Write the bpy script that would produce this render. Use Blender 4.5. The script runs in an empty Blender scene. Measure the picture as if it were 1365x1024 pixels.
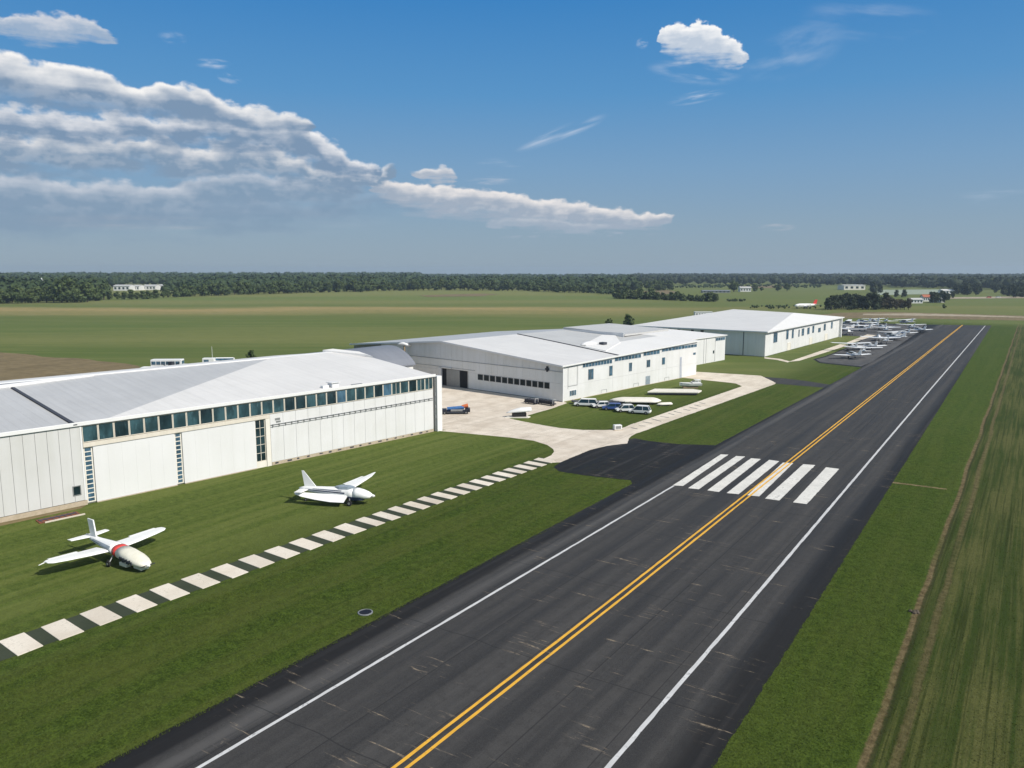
import bpy, bmesh, math, random
import numpy as np
from mathutils import Vector, Matrix
rad = math.radians
C = bpy.context.scene.collection
sc = bpy.context.scene

# ------------------------------------------------------------------ camera
FPX, CX, CY, HCAM = 1040.0, 682.5, 512.0, 28.0
PITCH = math.atan(152 / FPX)
YAW = rad(33.7)
cp, sp = math.cos(PITCH), math.sin(PITCH)
cy_, sy_ = math.cos(YAW), math.sin(YAW)

def ray(px, py):
    a = (px - CX) / FPX; b = (CY - py) / FPX
    x, y, z = a, cp + b * sp, -sp + b * cp
    # camera turned by YAW to the left of the runway (world X = across the runway, Y = along it)
    return Vector((x * cy_ - y * sy_, x * sy_ + y * cy_, z))

def P(px, py, z=0.0):
    d = ray(px, py); t = (z - HCAM) / d.z
    return Vector((d.x * t, d.y * t, z))

cam = bpy.data.cameras.new('camera'); co = bpy.data.objects.new('camera', cam); C.objects.link(co)
co.location = (0, 0, HCAM); co.rotation_euler = (rad(90) - PITCH, 0, YAW)
cam.sensor_width = 36; cam.lens = FPX / 1365 * 36; cam.clip_end = 30000; cam.clip_start = .5
sc.camera = co

# ------------------------------------------------------------------ node helper
class S:
    def __init__(s, nt, sock): s.nt = nt; s.k = sock
    def _m(s, op, *o, clamp=False):
        n = s.nt.nodes.new('ShaderNodeMath'); n.operation = op; n.use_clamp = clamp
        for i, v in enumerate((s,) + o):
            if isinstance(v, S): s.nt.links.new(v.k, n.inputs[i])
            else: n.inputs[i].default_value = v
        return S(s.nt, n.outputs[0])
    def __add__(s, o): return s._m('ADD', o)
    __radd__ = __add__
    def __sub__(s, o): return s._m('SUBTRACT', o)
    def __rsub__(s, o): return (s * -1) + o
    def __mul__(s, o): return s._m('MULTIPLY', o)
    __rmul__ = __mul__
    def __truediv__(s, o): return s._m('DIVIDE', o)
    def max(s, o): return s._m('MAXIMUM', o)
    def min(s, o): return s._m('MINIMUM', o)
    def abs(s): return s._m('ABSOLUTE')
    def pow(s, o): return s._m('POWER', o)
    def sin(s): return s._m('SINE')
    def fract(s): return s._m('FRACT')
    def floor(s): return s._m('FLOOR')
    def step(s, a, b, o0=0.0, o1=1.0, smooth=True):
        n = s.nt.nodes.new('ShaderNodeMapRange'); n.interpolation_type = 'SMOOTHSTEP' if smooth else 'LINEAR'
        s.nt.links.new(s.k, n.inputs[0])
        for i, v in enumerate((a, b, o0, o1)):
            if isinstance(v, S): s.nt.links.new(v.k, n.inputs[1 + i])
            else: n.inputs[1 + i].default_value = v
        return S(s.nt, n.outputs[0])

def comb(nt, x, y, z):
    n = nt.nodes.new('ShaderNodeCombineXYZ')
    for i, v in enumerate((x, y, z)):
        if isinstance(v, S): nt.links.new(v.k, n.inputs[i])
        else: n.inputs[i].default_value = v
    return n.outputs[0]

def noise(nt, vec, scale=1., detail=4., rough=.5, dist=0.):
    n = nt.nodes.new('ShaderNodeTexNoise'); nt.links.new(vec, n.inputs['Vector'])
    n.inputs['Scale'].default_value = scale; n.inputs['Detail'].default_value = detail
    n.inputs['Roughness'].default_value = rough; n.inputs['Distortion'].default_value = dist
    return S(nt, n.outputs[0])

def mixc(nt, f, a, b):
    n = nt.nodes.new('ShaderNodeMix'); n.data_type = 'RGBA'
    for i, v in ((0, f), (6, a), (7, b)):
        if isinstance(v, S): nt.links.new(v.k, n.inputs[i])
        elif hasattr(v, 'is_output'): nt.links.new(v, n.inputs[i])
        elif i == 0: n.inputs[i].default_value = v
        else: n.inputs[i].default_value = tuple(v) + (1,) if len(v) == 3 else v
    return n.outputs[2]

def newmat(name, rough=.7, spec=.5, metal=0.):
    m = bpy.data.materials.new(name); m.use_nodes = True
    b = m.node_tree.nodes['Principled BSDF']
    b.inputs['Roughness'].default_value = rough; b.inputs['Metallic'].default_value = metal
    b.inputs['Specular IOR Level'].default_value = spec
    return m, m.node_tree, b

def pos(nt, kind='world'):
    if kind == 'world':
        g = nt.nodes.new('ShaderNodeNewGeometry'); v = g.outputs['Position']
    else:
        g = nt.nodes.new('ShaderNodeTexCoord'); v = g.outputs['Object']
    s = nt.nodes.new('ShaderNodeSeparateXYZ'); nt.links.new(v, s.inputs[0])
    return v, S(nt, s.outputs[0]), S(nt, s.outputs[1]), S(nt, s.outputs[2])

def bump(nt, bsdf, h, strength=.3, dist=.05):
    n = nt.nodes.new('ShaderNodeBump'); n.inputs['Strength'].default_value = strength; n.inputs['Distance'].default_value = dist
    nt.links.new(h.k, n.inputs['Height']); nt.links.new(n.outputs[0], bsdf.inputs['Normal'])

def plain(name, col, rough=.6, var=.12, scale=.6, spec=.4, metal=0., streak=True):
    """painted / weathered surface: base colour with soft blotches and vertical streaks"""
    m, nt, b = newmat(name, rough, spec, metal)
    v, x, y, z = pos(nt, 'obj')
    n1 = noise(nt, v, scale, 5, .6)
    n2 = noise(nt, comb(nt, x * 2.3, y * 2.3, z * (.12 if streak else 2.3)), scale * 1.5, 4, .6)
    f = (n1 * .5 + n2 * .5).step(.3, .7)
    dark = tuple(c * (1 - var) for c in col[:2]) + (col[2] * (1 - var * 1.25),)
    nt.links.new(mixc(nt, f, dark, col), b.inputs['Base Color'])
    r = n1.step(.3, .7, rough - .08, min(1, rough + .1)); nt.links.new(r.k, b.inputs['Roughness'])
    return m

# ------------------------------------------------------------------ mesh builder
class MB:
    def __init__(s): s.v = []; s.f = []; s.m = []; s.mi = 0
    def add(s, vs, fs):
        o = len(s.v); s.v += [tuple(q) for q in vs]
        for f in fs: s.f.append([o + i for i in f]); s.m.append(s.mi)
        return s
    def box(s, x0, x1, y0, y1, z0, z1):
        vs = [(x, y, z) for z in (z0, z1) for y in (y0, y1) for x in (x0, x1)]
        return s.add(vs, [(0, 2, 3, 1), (4, 5, 7, 6), (0, 1, 5, 4), (2, 6, 7, 3), (0, 4, 6, 2), (1, 3, 7, 5)])
    def quad(s, *p): return s.add(p, [tuple(range(len(p)))])
    def prism(s, poly, z0, z1):
        n = len(poly)
        vs = [(p[0], p[1], z0) for p in poly] + [(p[0], p[1], z1) for p in poly]
        return s.add(vs, [tuple(range(n))[::-1], tuple(range(n, 2 * n))] + [(i, (i + 1) % n, n + (i + 1) % n, n + i) for i in range(n)])
    def slab(s, poly, th):
        """poly: 3-D polygon, thickened downwards by th"""
        n = len(poly)
        vs = [(p[0], p[1], p[2]) for p in poly] + [(p[0], p[1], p[2] - th) for p in poly]
        return s.add(vs, [tuple(range(n)), tuple(range(n, 2 * n))[::-1]] + [(i, n + i, n + (i + 1) % n, (i + 1) % n) for i in range(n)])
    def rings(s, rs, cap=True):
        n = len(rs[0]); vs = [p for r in rs for p in r]; fs = []
        for k in range(len(rs) - 1):
            for i in range(n):
                a = k * n + i; b2 = k * n + (i + 1) % n
                fs.append((a, b2, b2 + n, a + n))
        if cap: fs += [tuple(range(n))[::-1], tuple(range((len(rs) - 1) * n, len(rs) * n))]
        return s.add(vs, fs)
    def tube(s, a, b, r, n=8, r2=None):
        a, b = Vector(a), Vector(b); d = (b - a).normalized()
        u = d.orthogonal().normalized(); w = d.cross(u); r2 = r if r2 is None else r2
        ring = lambda c, q: [c + (u * math.cos(t) + w * math.sin(t)) * q for t in [2 * math.pi * i / n for i in range(n)]]
        return s.rings([ring(a, r), ring(b, r2)])
    def build(s, name, mats, parent=None, smooth=False, bevel=0.):
        me = bpy.data.meshes.new(name); me.from_pydata(s.v, [], s.f)
        mats = mats if isinstance(mats, (list, tuple)) else [mats]
        for m in mats: me.materials.append(m)
        if len(mats) > 1: me.polygons.foreach_set('material_index', s.m)
        bm = bmesh.new(); bm.from_mesh(me); bmesh.ops.recalc_face_normals(bm, faces=bm.faces); bm.to_mesh(me); bm.free()
        if smooth: me.polygons.foreach_set('use_smooth', [True] * len(me.polygons)); 
        o = bpy.data.objects.new(name, me); C.objects.link(o)
        if parent: o.parent = parent
        if bevel:
            bv = o.modifiers.new('edge', 'BEVEL'); bv.width = bevel; bv.segments = 2; bv.limit_method = 'ANGLE'
        return o

def tag(o, label=None, cat=None, group=None, kind=None):
    if label: o['label'] = label
    if cat: o['category'] = cat
    if group: o['group'] = group
    if kind: o['kind'] = kind
    return o

def thing(name, loc, rz=0., label=None, cat=None, group=None, scale=1.):
    o = bpy.data.objects.new(name, None); C.objects.link(o); o.location = loc; o.rotation_euler = (0, 0, rz)
    o.scale = (scale,) * 3; o.empty_display_size = .5
    return tag(o, label, cat, group)

def copy_tree(o, parent=None):
    c = o.copy(); C.objects.link(c)
    if parent: c.parent = parent
    for ch in list(o.children):
        d = ch.copy(); C.objects.link(d); d.parent = c
        for g in list(ch.children):
            e = g.copy(); C.objects.link(e); e.parent = d
    return c

# ------------------------------------------------------------------ materials
def mat_ground():
    m, nt, b = newmat('grass_ground', .95, .12)
    v, x, y, z = pos(nt)
    # distance along the fields' bands and across them
    band = x * -sy_ + y * cy_; across = x * cy_ + y * sy_
    fine = noise(nt, v, 5.5, 4, .75)
    fine2 = noise(nt, v, 1.3, 4, .65)
    mid = noise(nt, v, .16, 5, .6)
    big = noise(nt, v, .018, 4, .6)
    lawn = mixc(nt, (fine * .62 + fine2 * .38).step(.38, .62), (.020, .038, .0038), (.070, .108, .0145))
    lawn = mixc(nt, mid.step(.35, .75, 0, .40), lawn, (.088, .100, .020))
    # mowing passes, slightly wavy, run along the buildings
    wob = noise(nt, comb(nt, x * .02, y * .02, 3.), 1., 2) * 14.
    pas = noise(nt, comb(nt, (x + wob * .25) * .55, y * .012, 0.), 1., 3, .6)
    lawn = mixc(nt, pas.step(.42, .62, 0, .38), lawn, (.088, .104, .024))
    pas2 = noise(nt, comb(nt, (x + wob * .2) * 1.7, y * .02, 9.), 1., 2, .5)
    lawn = mixc(nt, pas2.step(.55, .7, 0, .32), lawn, (.030, .046, .007))
    yard = (x + (mid - .5) * 10 + wob * .15).step(-58., -70.)
    yl_ = mixc(nt, (fine * .5 + fine2 * .5).step(.3, .7), (.047, .076, .011), (.124, .160, .034))
    yl_ = mixc(nt, pas.step(.42, .60, 0, .55), yl_, (.150, .172, .045))
    yl_ = mixc(nt, pas2.step(.55, .7, 0, .4), yl_, (.058, .082, .014))
    lawn = mixc(nt, yard * .85, lawn, yl_)
    # hay field right of the dirt track
    hn = noise(nt, comb(nt, (x + wob * .02) * 1.5, y * .03, 5.), 1., 5, .7)
    hb = noise(nt, comb(nt, x * .12, y * .05, 15.), 1., 4, .6)
    hay = mixc(nt, (hn * .65 + hb * .35).step(.40, .60), (.035, .058, .008), (.108, .112, .034))
    hay = mixc(nt, (fine * .6 + fine2 * .4).step(.3, .7, .55, 0), hay, (.026, .034, .007))
    hn2 = noise(nt, comb(nt, x * 3.4, y * .035, 8.), 1., 3, .6)
    hay = mixc(nt, hn2.step(.52, .64, 0, .7), hay, (.026, .036, .006))
    lawn = mixc(nt, x.step(-18., -16., 0, .45), lawn, mixc(nt, (fine * .6 + fine2 * .4).step(.3, .7), (.024, .044, .004), (.072, .112, .015)))
    wx = x + noise(nt, comb(nt, y * .05, 0., 1.), 1., 3) * .8 - .4
    lawn = mixc(nt, wx.step(-6.3, -5.6), lawn, hay)
    # bare soil wheel tracks
    ed = noise(nt, v, 2.2, 4, .7) * .5 - .25
    t1 = ((wx + ed * .8 + 6.05).abs()).step(.12, .34, .85, 0)
    t2 = ((wx + ed * .9 + 4.55).abs()).step(.1, .4, .5, 0)
    trk = t1.max(t2)
    trk = trk * noise(nt, comb(nt, y * .05, 2., 2.), 1., 4).step(.3, .5, .4, 1.)
    soil = mixc(nt, fine2.step(.35, .65), (.10, .07, .035), (.19, .14, .075))
    lawn = mixc(nt, trk, lawn, soil)
    td = ((wx + 5.72).abs()).step(.08, .2, .6, 0)
    lawn = mixc(nt, td, lawn, (.03, .03, .012))
    # wide field behind the hangars: bands of growth
    bw = band + (noise(nt, comb(nt, across * .004, band * .01, 2.), 1., 5, .6) - .5) * 130. + (noise(nt, comb(nt, across * .0016, 0., 6.), 1., 2) - .5) * 160.
    cr = nt.nodes.new('ShaderNodeValToRGB'); e = cr.color_ramp; e.interpolation = 'EASE'
    nt.links.new(bw.step(150., 900., smooth=False).k, cr.inputs[0])
    stops = [(0, (.094, .130, .030)), (.08, (.122, .150, .042)), (.15, (.090, .128, .030)), (.24, (.158, .174, .056)), (.32, (.098, .138, .035)), (.42, (.108, .142, .038)),
             (.50, (.250, .215, .088)), (.57, (.360, .270, .125)), (.62, (.120, .155, .046)), (.72, (.190, .195, .072)), (.85, (.130, .175, .050)), (1, (.19, .20, .07))]
    while len(e.elements) < len(stops): e.elements.new(.5)
    for el, (p_, c_) in zip(e.elements, stops): el.position = p_; el.color = c_ + (1,)
    fld = cr.outputs[0]
    fld = mixc(nt, across.step(20., 190., 0, .75), fld, mixc(nt, mid.step(.35, .65), (.092, .128, .030), (.128, .155, .045)))
    row = noise(nt, comb(nt, across * .012, band * .14, 4.), 1., 4, .6)
    fld = mixc(nt, row.step(.4, .65, 0, .45), fld, (.180, .190, .066))
    fld = mixc(nt, mid.step(.45, .7, 0, .35), fld, (.095, .122, .034))
    fld = mixc(nt, fine2.step(.3, .7, .25, 0), fld, (.08, .095, .028))
    far = (band.step(165., 215.) * x.step(-46., -62.)).max(y.step(452., 500.))
    nt.links.new(mixc(nt, far, lawn, fld), b.inputs['Base Color'])
    bump(nt, b, fine + fine2 * .8, .9, .10)
    return m

def mat_asphalt(name='asphalt', strip=True):
    m, nt, b = newmat(name, .82, .22)
    v, x, y, z = pos(nt)
    g = noise(nt, v, 14., 3, .7); g2 = noise(nt, v, 1.1, 5, .65)
    lon = noise(nt, comb(nt, x * .75, y * .014, 1.), 1., 5, .62)
    lon2 = noise(nt, comb(nt, x * 3.2, y * .02, 6.), 1., 3, .6)
    col = mixc(nt, lon.step(.28, .74), (.024, .023, .023), (.060, .0575, .056))
    col = mixc(nt, lon2.step(.54, .76, 0, .14), col, (.088, .084, .080))
    col = mixc(nt, g2.step(.42, .72, 0, .5), col, (.028, .0265, .026))
    col = mixc(nt, g.step(.35, .75, 0, .35), col, (.095, .091, .087))
    if strip:
        wx = x + (noise(nt, comb(nt, y * .04, 1., 0.), 1., 4) - .5) * 1.6
        k = wx.step(-40.6, -39.9, .86, 0).max(wx.step(-16.4, -14.6, 0, .8))
        k = k * noise(nt, comb(nt, x * .8, y * .02, 12.), 1., 3).step(.3, .5, .6, 1)
        col = mixc(nt, k, col, (.006, .006, .007))
        lt = ((wx + 38.9).abs()).step(.2, 1.1, .5, 0)
        col = mixc(nt, lt * lon.step(.3, .6), col, (.105, .102, .100))
    # paving seams along and across
    sx = ((x / 4.75).fract() - .5).abs().step(.488, .497, 0, .6)
    sy = ((y / 15.2 + noise(nt, comb(nt, x * .2, y * .01, 0.), 1., 2) * .05).fract() - .5).abs().step(.4955, .4985, 0, .55)
    col = mixc(nt, sx.max(sy), col, (.012, .012, .013))
    # pale dry scuffs across the strip
    n1 = noise(nt, comb(nt, x * .22, y * 2.6, 0.), 1., 5, .72, .3)
    n2 = noise(nt, comb(nt, x * .16, y * .22, 7.), 1., 3, .6)
    n3 = noise(nt, v, 3.3, 4, .75)
    sc1 = n1.step(.585, .68) * n2.step(.475, .59) * n3.step(.33, .56)
    col = mixc(nt, sc1 * .8, col, (.34, .27, .19))
    n4 = noise(nt, comb(nt, x * 1.4, y * .7, 4.), 1., 6, .75)
    col = mixc(nt, n4.step(.64, .74, 0, .6) * n2.step(.47, .6), col, (.24, .20, .15))
    cr1 = noise(nt, comb(nt, x * .5, y * .06, 31.), 1., 6, .8)
    col = mixc(nt, (cr1 - .5).abs().step(.0, .006, .5, 0), col, (.014, .014, .014))
    nt.links.new(col, b.inputs['Base Color'])
    nt.links.new(lon.step(.3, .7, .66, .88).k, b.inputs['Roughness'])
    bump(nt, b, g + g2, .25, .02)
    return m

def mat_concrete(name, c0, c1, rough=.85, joints=None):
    m, nt, b = newmat(name, rough, .3)
    v, x, y, z = pos(nt)
    n = noise(nt, v, .35, 6, .65); n2 = noise(nt, v, 4., 4, .7); n3 = noise(nt, comb(nt, x * .3, y * .05, 0.), 1., 5, .6)
    col = mixc(nt, (n * .5 + n3 * .5).step(.33, .66), c0, c1)
    col = mixc(nt, n2.step(.5, .8, 0, .4), col, tuple(q * .72 for q in c0))
    st = noise(nt, v, .09, 5, .7)
    col = mixc(nt, st.step(.56, .68, 0, .32), col, tuple(q * .6 for q in c0))
    if joints:
        j = ((x / joints).fract() - .5).abs().max(((y / joints).fract() - .5).abs()).step(.4915, .4965, 0, .5)
        col = mixc(nt, j, col, (.13, .12, .10))
    oi = nt.nodes.new('ShaderNodeObjectInfo'); rr_ = S(nt, oi.outputs['Random'])
    if name.startswith('slab'):
        col = mixc(nt, rr_.step(0., 1., 0., .45, smooth=False), col, tuple(q * .74 for q in c0))
        col = mixc(nt, n2.step(.56, .70, 0, .5) * n.step(.45, .6), col, (.22, .21, .13))
    nt.links.new(col, b.inputs['Base Color']); bump(nt, b, n2, .2, .02)
    return m

def mat_paint(name, col, wear=.5, under=(.045, .045, .048)):
    m, nt, b = newmat(name, .7, .3)
    v, x, y, z = pos(nt)
    n = noise(nt, v, 2.2, 6, .72); n2 = noise(nt, v, .5, 3)
    w = (n * .75 + n2 * .25).step(.53, .66, 0, wear)
    c = mixc(nt, n2.step(.3, .7), tuple(q * .84 for q in col), col)
    nt.links.new(mixc(nt, w, c, under), b.inputs['Base Color'])
    return m

def mat_foliage(name, a, bcol, c):
    m, nt, b = newmat(name, .75, .25)
    v, x, y, z = pos(nt)
    oi = nt.nodes.new('ShaderNodeObjectInfo'); r = S(nt, oi.outputs['Random'])
    n = noise(nt, v, .22, 4, .7); n2 = noise(nt, v, 1.1, 2, .7)
    col = mixc(nt, (n * .6 + n2 * .4).step(.34, .66), a, bcol)
    col = mixc(nt, r.step(0., 1., 0., .55, smooth=False), col, c)
    nt.links.new(col, b.inputs['Base Color'])
    return m

def mat_glass(name, col, rough=.06):
    m, nt, b = newmat(name, rough, .4)
    v, x, y, z = pos(nt)
    n = noise(nt, comb(nt, x * .8, y * .8, z * .35), 1., 4, .6)
    n2 = noise(nt, comb(nt, x * 3.1, y * 3.1, z * .8), 1., 3, .6)
    c = mixc(nt, n.step(.35, .65), tuple(q * .45 for q in col), col)
    c = mixc(nt, n2.step(.6, .72, 0, .35), c, tuple(min(.5, q * 2.2 + .03) for q in col))
    nt.links.new(c, b.inputs['Base Color'])
    return m

def mat_roof(name, c, var=.2, ribs=None, rough=.5, metal=0.):
    """sheet-metal roofing: ribs down the slope (local X), stains running down"""
    m, nt, b = newmat(name, rough, .4, metal)
    v, x, y, z = pos(nt, 'obj')
    n = noise(nt, comb(nt, x * .06, y * .9, 0.), 1., 5, .65); n2 = noise(nt, v, .13, 5, .6); n3 = noise(nt, v, 1.3, 4, .7)
    f = (n * .4 + n2 * .45 + n3 * .15).step(.34, .66)
    col = mixc(nt, f, tuple(q * (1 - var) for q in c), c)
    h = n3 * .2
    if ribs:
        r = ((y / ribs).fract() - .5).abs()
        col = mixc(nt, r.step(.44, .49, 0, .22), col, tuple(q * .55 for q in c))
        h = h + r.step(.38, .5)
    nt.links.new(col, b.inputs['Base Color']); bump(nt, b, h, .35, .04)
    return m

M = {}
M['ground'] = mat_ground()
M['asphalt'] = mat_asphalt()
M['apron_asphalt'] = mat_asphalt('apron_asphalt', False)
M['pale_asphalt'] = mat_concrete('pale_asphalt', (.060, .059, .060), (.105, .102, .100))
M['concrete'] = mat_concrete('concrete', (.53, .455, .37), (.72, .645, .55), joints=7.)
M['slab'] = mat_concrete('slab_concrete', (.64, .565, .465), (.78, .715, .62))
M['walk'] = mat_concrete('walk_concrete', (.56, .485, .39), (.74, .665, .56))
M['darkstrip'] = mat_concrete('dark_turf_strip', (.030, .040, .022), (.045, .055, .033), .95)
M['white_line'] = mat_paint('white_line_paint', (.60, .60, .60), .55)
M['bar_white'] = mat_paint('bar_white_paint', (.72, .70, .65), .5)
M['yellow_line'] = mat_paint('yellow_line_paint', (.78, .42, .045), .4)
M['wall_pale'] = plain('pale_cladding_sunlit', (.60, .60, .592), .55, .1, .22)  # sunlit copy of the pale cladding, colour toned down for direct sun
M['wall'] = plain('white_painted_wall', (.695, .695, .695), .6, .09, .25)
M['wall_gap'] = plain('wall_gap', (.36, .35, .33), .8, .1)
M['wall2'] = plain('white_cladding', (.71, .71, .71), .6, .1, .25)
M['wall_grey'] = plain('pale_cladding_shaded', (.82, .81, .785), .5, .10, .22)  # shaded copy, colour lightened to lift the end walls out of shade
M['wall_grey2'] = plain('pale_cladding_upper', (.74, .74, .73), .45, .12, .22)
M['door'] = plain('white_door_sheet', (.71, .71, .708), .55, .05, .2)
M['trim'] = plain('white_trim', (.75, .75, .75), .45, .05, .3)
M['cream'] = plain('cream_frame', (.70, .645, .56), .6, .12, .8)
M['plinth'] = plain('plinth_concrete', (.50, .42, .32), .9, .25, 1.2, streak=False)
M['roof_grey'] = mat_roof('grey_metal_roof', (.50, .50, .50), .14, 1.1, .42)
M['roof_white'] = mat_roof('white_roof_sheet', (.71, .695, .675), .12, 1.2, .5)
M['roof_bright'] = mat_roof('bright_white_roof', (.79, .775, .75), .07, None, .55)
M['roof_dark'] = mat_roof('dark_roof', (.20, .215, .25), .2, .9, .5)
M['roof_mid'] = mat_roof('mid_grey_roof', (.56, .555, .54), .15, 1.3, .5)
M['joint'] = plain('dark_joint', (.055, .06, .08), .6, .3, 1.)
M['dark'] = plain('dark_gap', (.018, .018, .02), .8, .3, 1.)
M['teal_glass'] = mat_glass('teal_glass', (.045, .10, .118))
M['blue_glass'] = mat_glass('blue_glass', (.07, .15, .22))
M['dark_glass'] = mat_glass('dark_glass', (.02, .045, .055))
M['shade_glass'] = plain('shade_glass', (.012, .022, .026), .35, .4, 1., .15)
M['pale_glass'] = mat_glass('pale_glass', (.22, .27, .30), .15)
M['steel'] = plain('grey_steel', (.32, .33, .34), .45, .2, 2., metal=.4)
M['rust'] = plain('rust_plate', (.22, .075, .045), .85, .4, 2.5, streak=False)
M['wood'] = plain('weathered_wood', (.33, .25, .16), .85, .3, 2., streak=False)
M['plane_white'] = plain('plane_white', (.86, .86, .85), .38, .05, .8, .5)
M['plane_cream'] = plain('plane_cream', (.78, .75, .64), .5, .14, 1.5, .5)
M['plane_red'] = plain('plane_red', (.62, .05, .04), .42, .12, 1.5, .5)
M['plane_navy'] = plain('plane_navy', (.035, .05, .11), .4, .3, 2.)
M['plane_grey'] = plain('plane_greyblue', (.30, .36, .43), .35, .3, 1.5)
M['rubber'] = plain('rubber', (.02, .02, .021), .85, .2, 3.)
M['blue'] = plain('blue_tarp', (.05, .16, .42), .6, .3, 2.)
M['orange'] = plain('orange_tarp', (.65, .17, .06), .6, .2, 2.)
M['navy_body'] = plain('dark_body', (.022, .025, .04), .45, .3, 2.)
M['white_body'] = plain('white_body', (.80, .80, .79), .35, .06, 1.2, .5)
M['blue_body'] = plain('blue_body', (.04, .09, .30), .35, .15, 1.2, .5)
M['cover'] = plain('white_cover', (.78, .74, .67), .65, .1, .7)
M['bark'] = plain('bark', (.10, .08, .06), .9, .3, 2.)
M['leaf'] = mat_foliage('leaf_green', (.025, .048, .013), (.096, .128, .040), (.062, .086, .028))
M['leaf_dark'] = mat_foliage('leaf_dark', (.012, .022, .009), (.038, .054, .020), (.030, .044, .016))
M['leaf_brown'] = mat_foliage('leaf_brown', (.035, .030, .018), (.075, .060, .036), (.05, .05, .025))
M['leaf_far'] = mat_foliage('leaf_far', (.020, .040, .015), (.056, .084, .028), (.036, .058, .021))
M['tan_soil'] = mat_concrete('dry_soil', (.125, .095, .045), (.215, .165, .085), .95)
M['tan_road'] = mat_concrete('tan_road', (.27, .22, .15), (.42, .36, .27), .95)
M['pale_field'] = mat_concrete('pale_field', (.22, .27, .20), (.33, .37, .29), .95)
M['green_strip'] = mat_concrete('green_strip', (.06, .088, .024), (.10, .125, .04), .95)
M['roof_tile'] = plain('red_roof', (.42, .14, .08), .8, .2, 1.)

# ------------------------------------------------------------------ ground and paving
rng = random.Random(4)
def sheet(name, poly, z, mat, jit=0., step=1.5, parent=None, kind='structure', ragged=None):
    """flat sheet on the ground; its edges can be broken up like turf creeping over paving"""
    pts = []
    n = len(poly)
    for i in range(n):
        a, b = Vector(poly[i][:2]), Vector(poly[(i + 1) % n][:2]); L = (b - a).length
        k = max(1, int(L / step)) if jit else 1
        k = min(k, 1500)
        nrm = Vector((b.y - a.y, a.x - b.x)) / (L or 1)
        for j in range(k):
            p = a.lerp(b, j / k)
            if j: p = p + nrm * rng.gauss(0, jit)
            pts.append((p.x, p.y))
    bm = bmesh.new(); vs = [bm.verts.new((p[0], p[1], z)) for p in pts]
    es = [bm.edges.new((vs[i], vs[(i + 1) % len(vs)])) for i in range(len(vs))]
    bmesh.ops.triangle_fill(bm, use_beauty=True, edges=es, normal=(0, 0, 1))
    for f in bm.faces:
        if f.normal.z < 0: f.normal_flip()
    me = bpy.data.meshes.new(name); bm.to_mesh(me); bm.free(); me.materials.append(mat)
    o = bpy.data.objects.new(name, me); C.objects.link(o)
    if parent: o.parent = parent
    elif kind: o['kind'] = kind
    return o

PP_ = lambda l: [P(a, b).to_2d() for a, b in l]
GX, GY0, GY1 = 3600, -700, 3600
g = MB()
# ground sheet: finer cells are not needed, one sheet to the horizon
g.quad((-GX, GY0, 0), (2200, GY0, 0), (2200, GY1, 0), (-GX, GY1, 0))
tag(g.build('ground', M['ground']), kind='structure')

def PP(l, z=0): return [P(a, b, z) for a, b in l]
def smooth_poly(l, close_idx=()): return l

# asphalt: runway with its left stub and the far parking apron in one outline
def redge(y): return -13.1 - (y - 40) * 4.2 / 426
ledge = -42.0
run = [(-42.0, -120), (redge(-120) + 0, -120), (redge(466), 466), P(1250, 433).to_2d(), P(1205, 432.3).to_2d(), P(1150, 430.5).to_2d(), P(1116, 429).to_2d(), P(1112, 447).to_2d(), P(1155, 449).to_2d(),
       P(1132, 462).to_2d(), P(1100, 475).to_2d(), P(1084, 479).to_2d(), P(1092, 484).to_2d(), P(1149, 490).to_2d(), P(1104, 514).to_2d(), (-41.0, 120.6), P(904, 592.2).to_2d(), P(864, 588).to_2d(), P(846, 584.5).to_2d(), P(838, 586).to_2d(), P(836, 591.5).to_2d(),
       P(830, 592).to_2d(), P(809, 594.7).to_2d(), P(787, 600).to_2d(), P(766, 608.5).to_2d(), P(747, 616.5).to_2d(), P(738, 623).to_2d(), P(745, 628.5).to_2d(), P(780, 634).to_2d(), P(841, 640.5).to_2d(), (-42.4, 92.2)]
sheet('runway', run, .02, M['asphalt'], .035, .4)
runway = bpy.data.objects['runway']
sheet('parking_apron', PP_([(1205, 433), (1232, 433.2), (1222, 444), (1196, 462), (1160, 483.5), (1148, 488.5), (1094, 483), (1088, 479.4), (1102, 475.6), (1134, 462.4), (1158, 449.2), (1115, 446.5), (1119, 430), (1150, 431.3)]), .024, M['pale_asphalt'], .08, 1.)

def strip_poly(pts, w):
    """ribbon along a polyline"""
    l, r = [], []
    for i, p in enumerate(pts):
        a = Vector(pts[max(0, i - 1)]); b = Vector(pts[min(len(pts) - 1, i + 1)]); d = (b - a).normalized()
        n = Vector((d.y, -d.x)) * w / 2; l.append((p[0] - n.x, p[1] - n.y)); r.append((p[0] + n.x, p[1] + n.y))
    return l + r[::-1]
def yl(y, t0, t1): return t0 + (t1 - t0) * max(0, y - 60) / 400
ys = [-110, 0, 60, 120, 200, 300, 400, 462]
sheet('left_edge_line', strip_poly([(-37.40, -110), (-37.40, 60), (-37.42, 94.3)], .27), .026, M['white_line'], .012, 1.0, runway)
sheet('right_edge_line', strip_poly([(-18.0 if y < 40 else -18.0 - (y - 40) * .0055 if y < 200 else -18.88 - (y - 200) * .004, y) for y in ys], .30), .026, M['white_line'], .012, 1.0, runway)
for t0, t1 in ((-28.18, -30.1), (-27.54, -29.7)):
    sheet('centre_line', strip_poly([(yl(y, t0, t1), y) for y in ys], .24), .030, M['yellow_line'], .010, 1.0, runway)
q8 = lambda x, y: P(700 + x / 2.73, 540 + y / 2.73)
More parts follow.
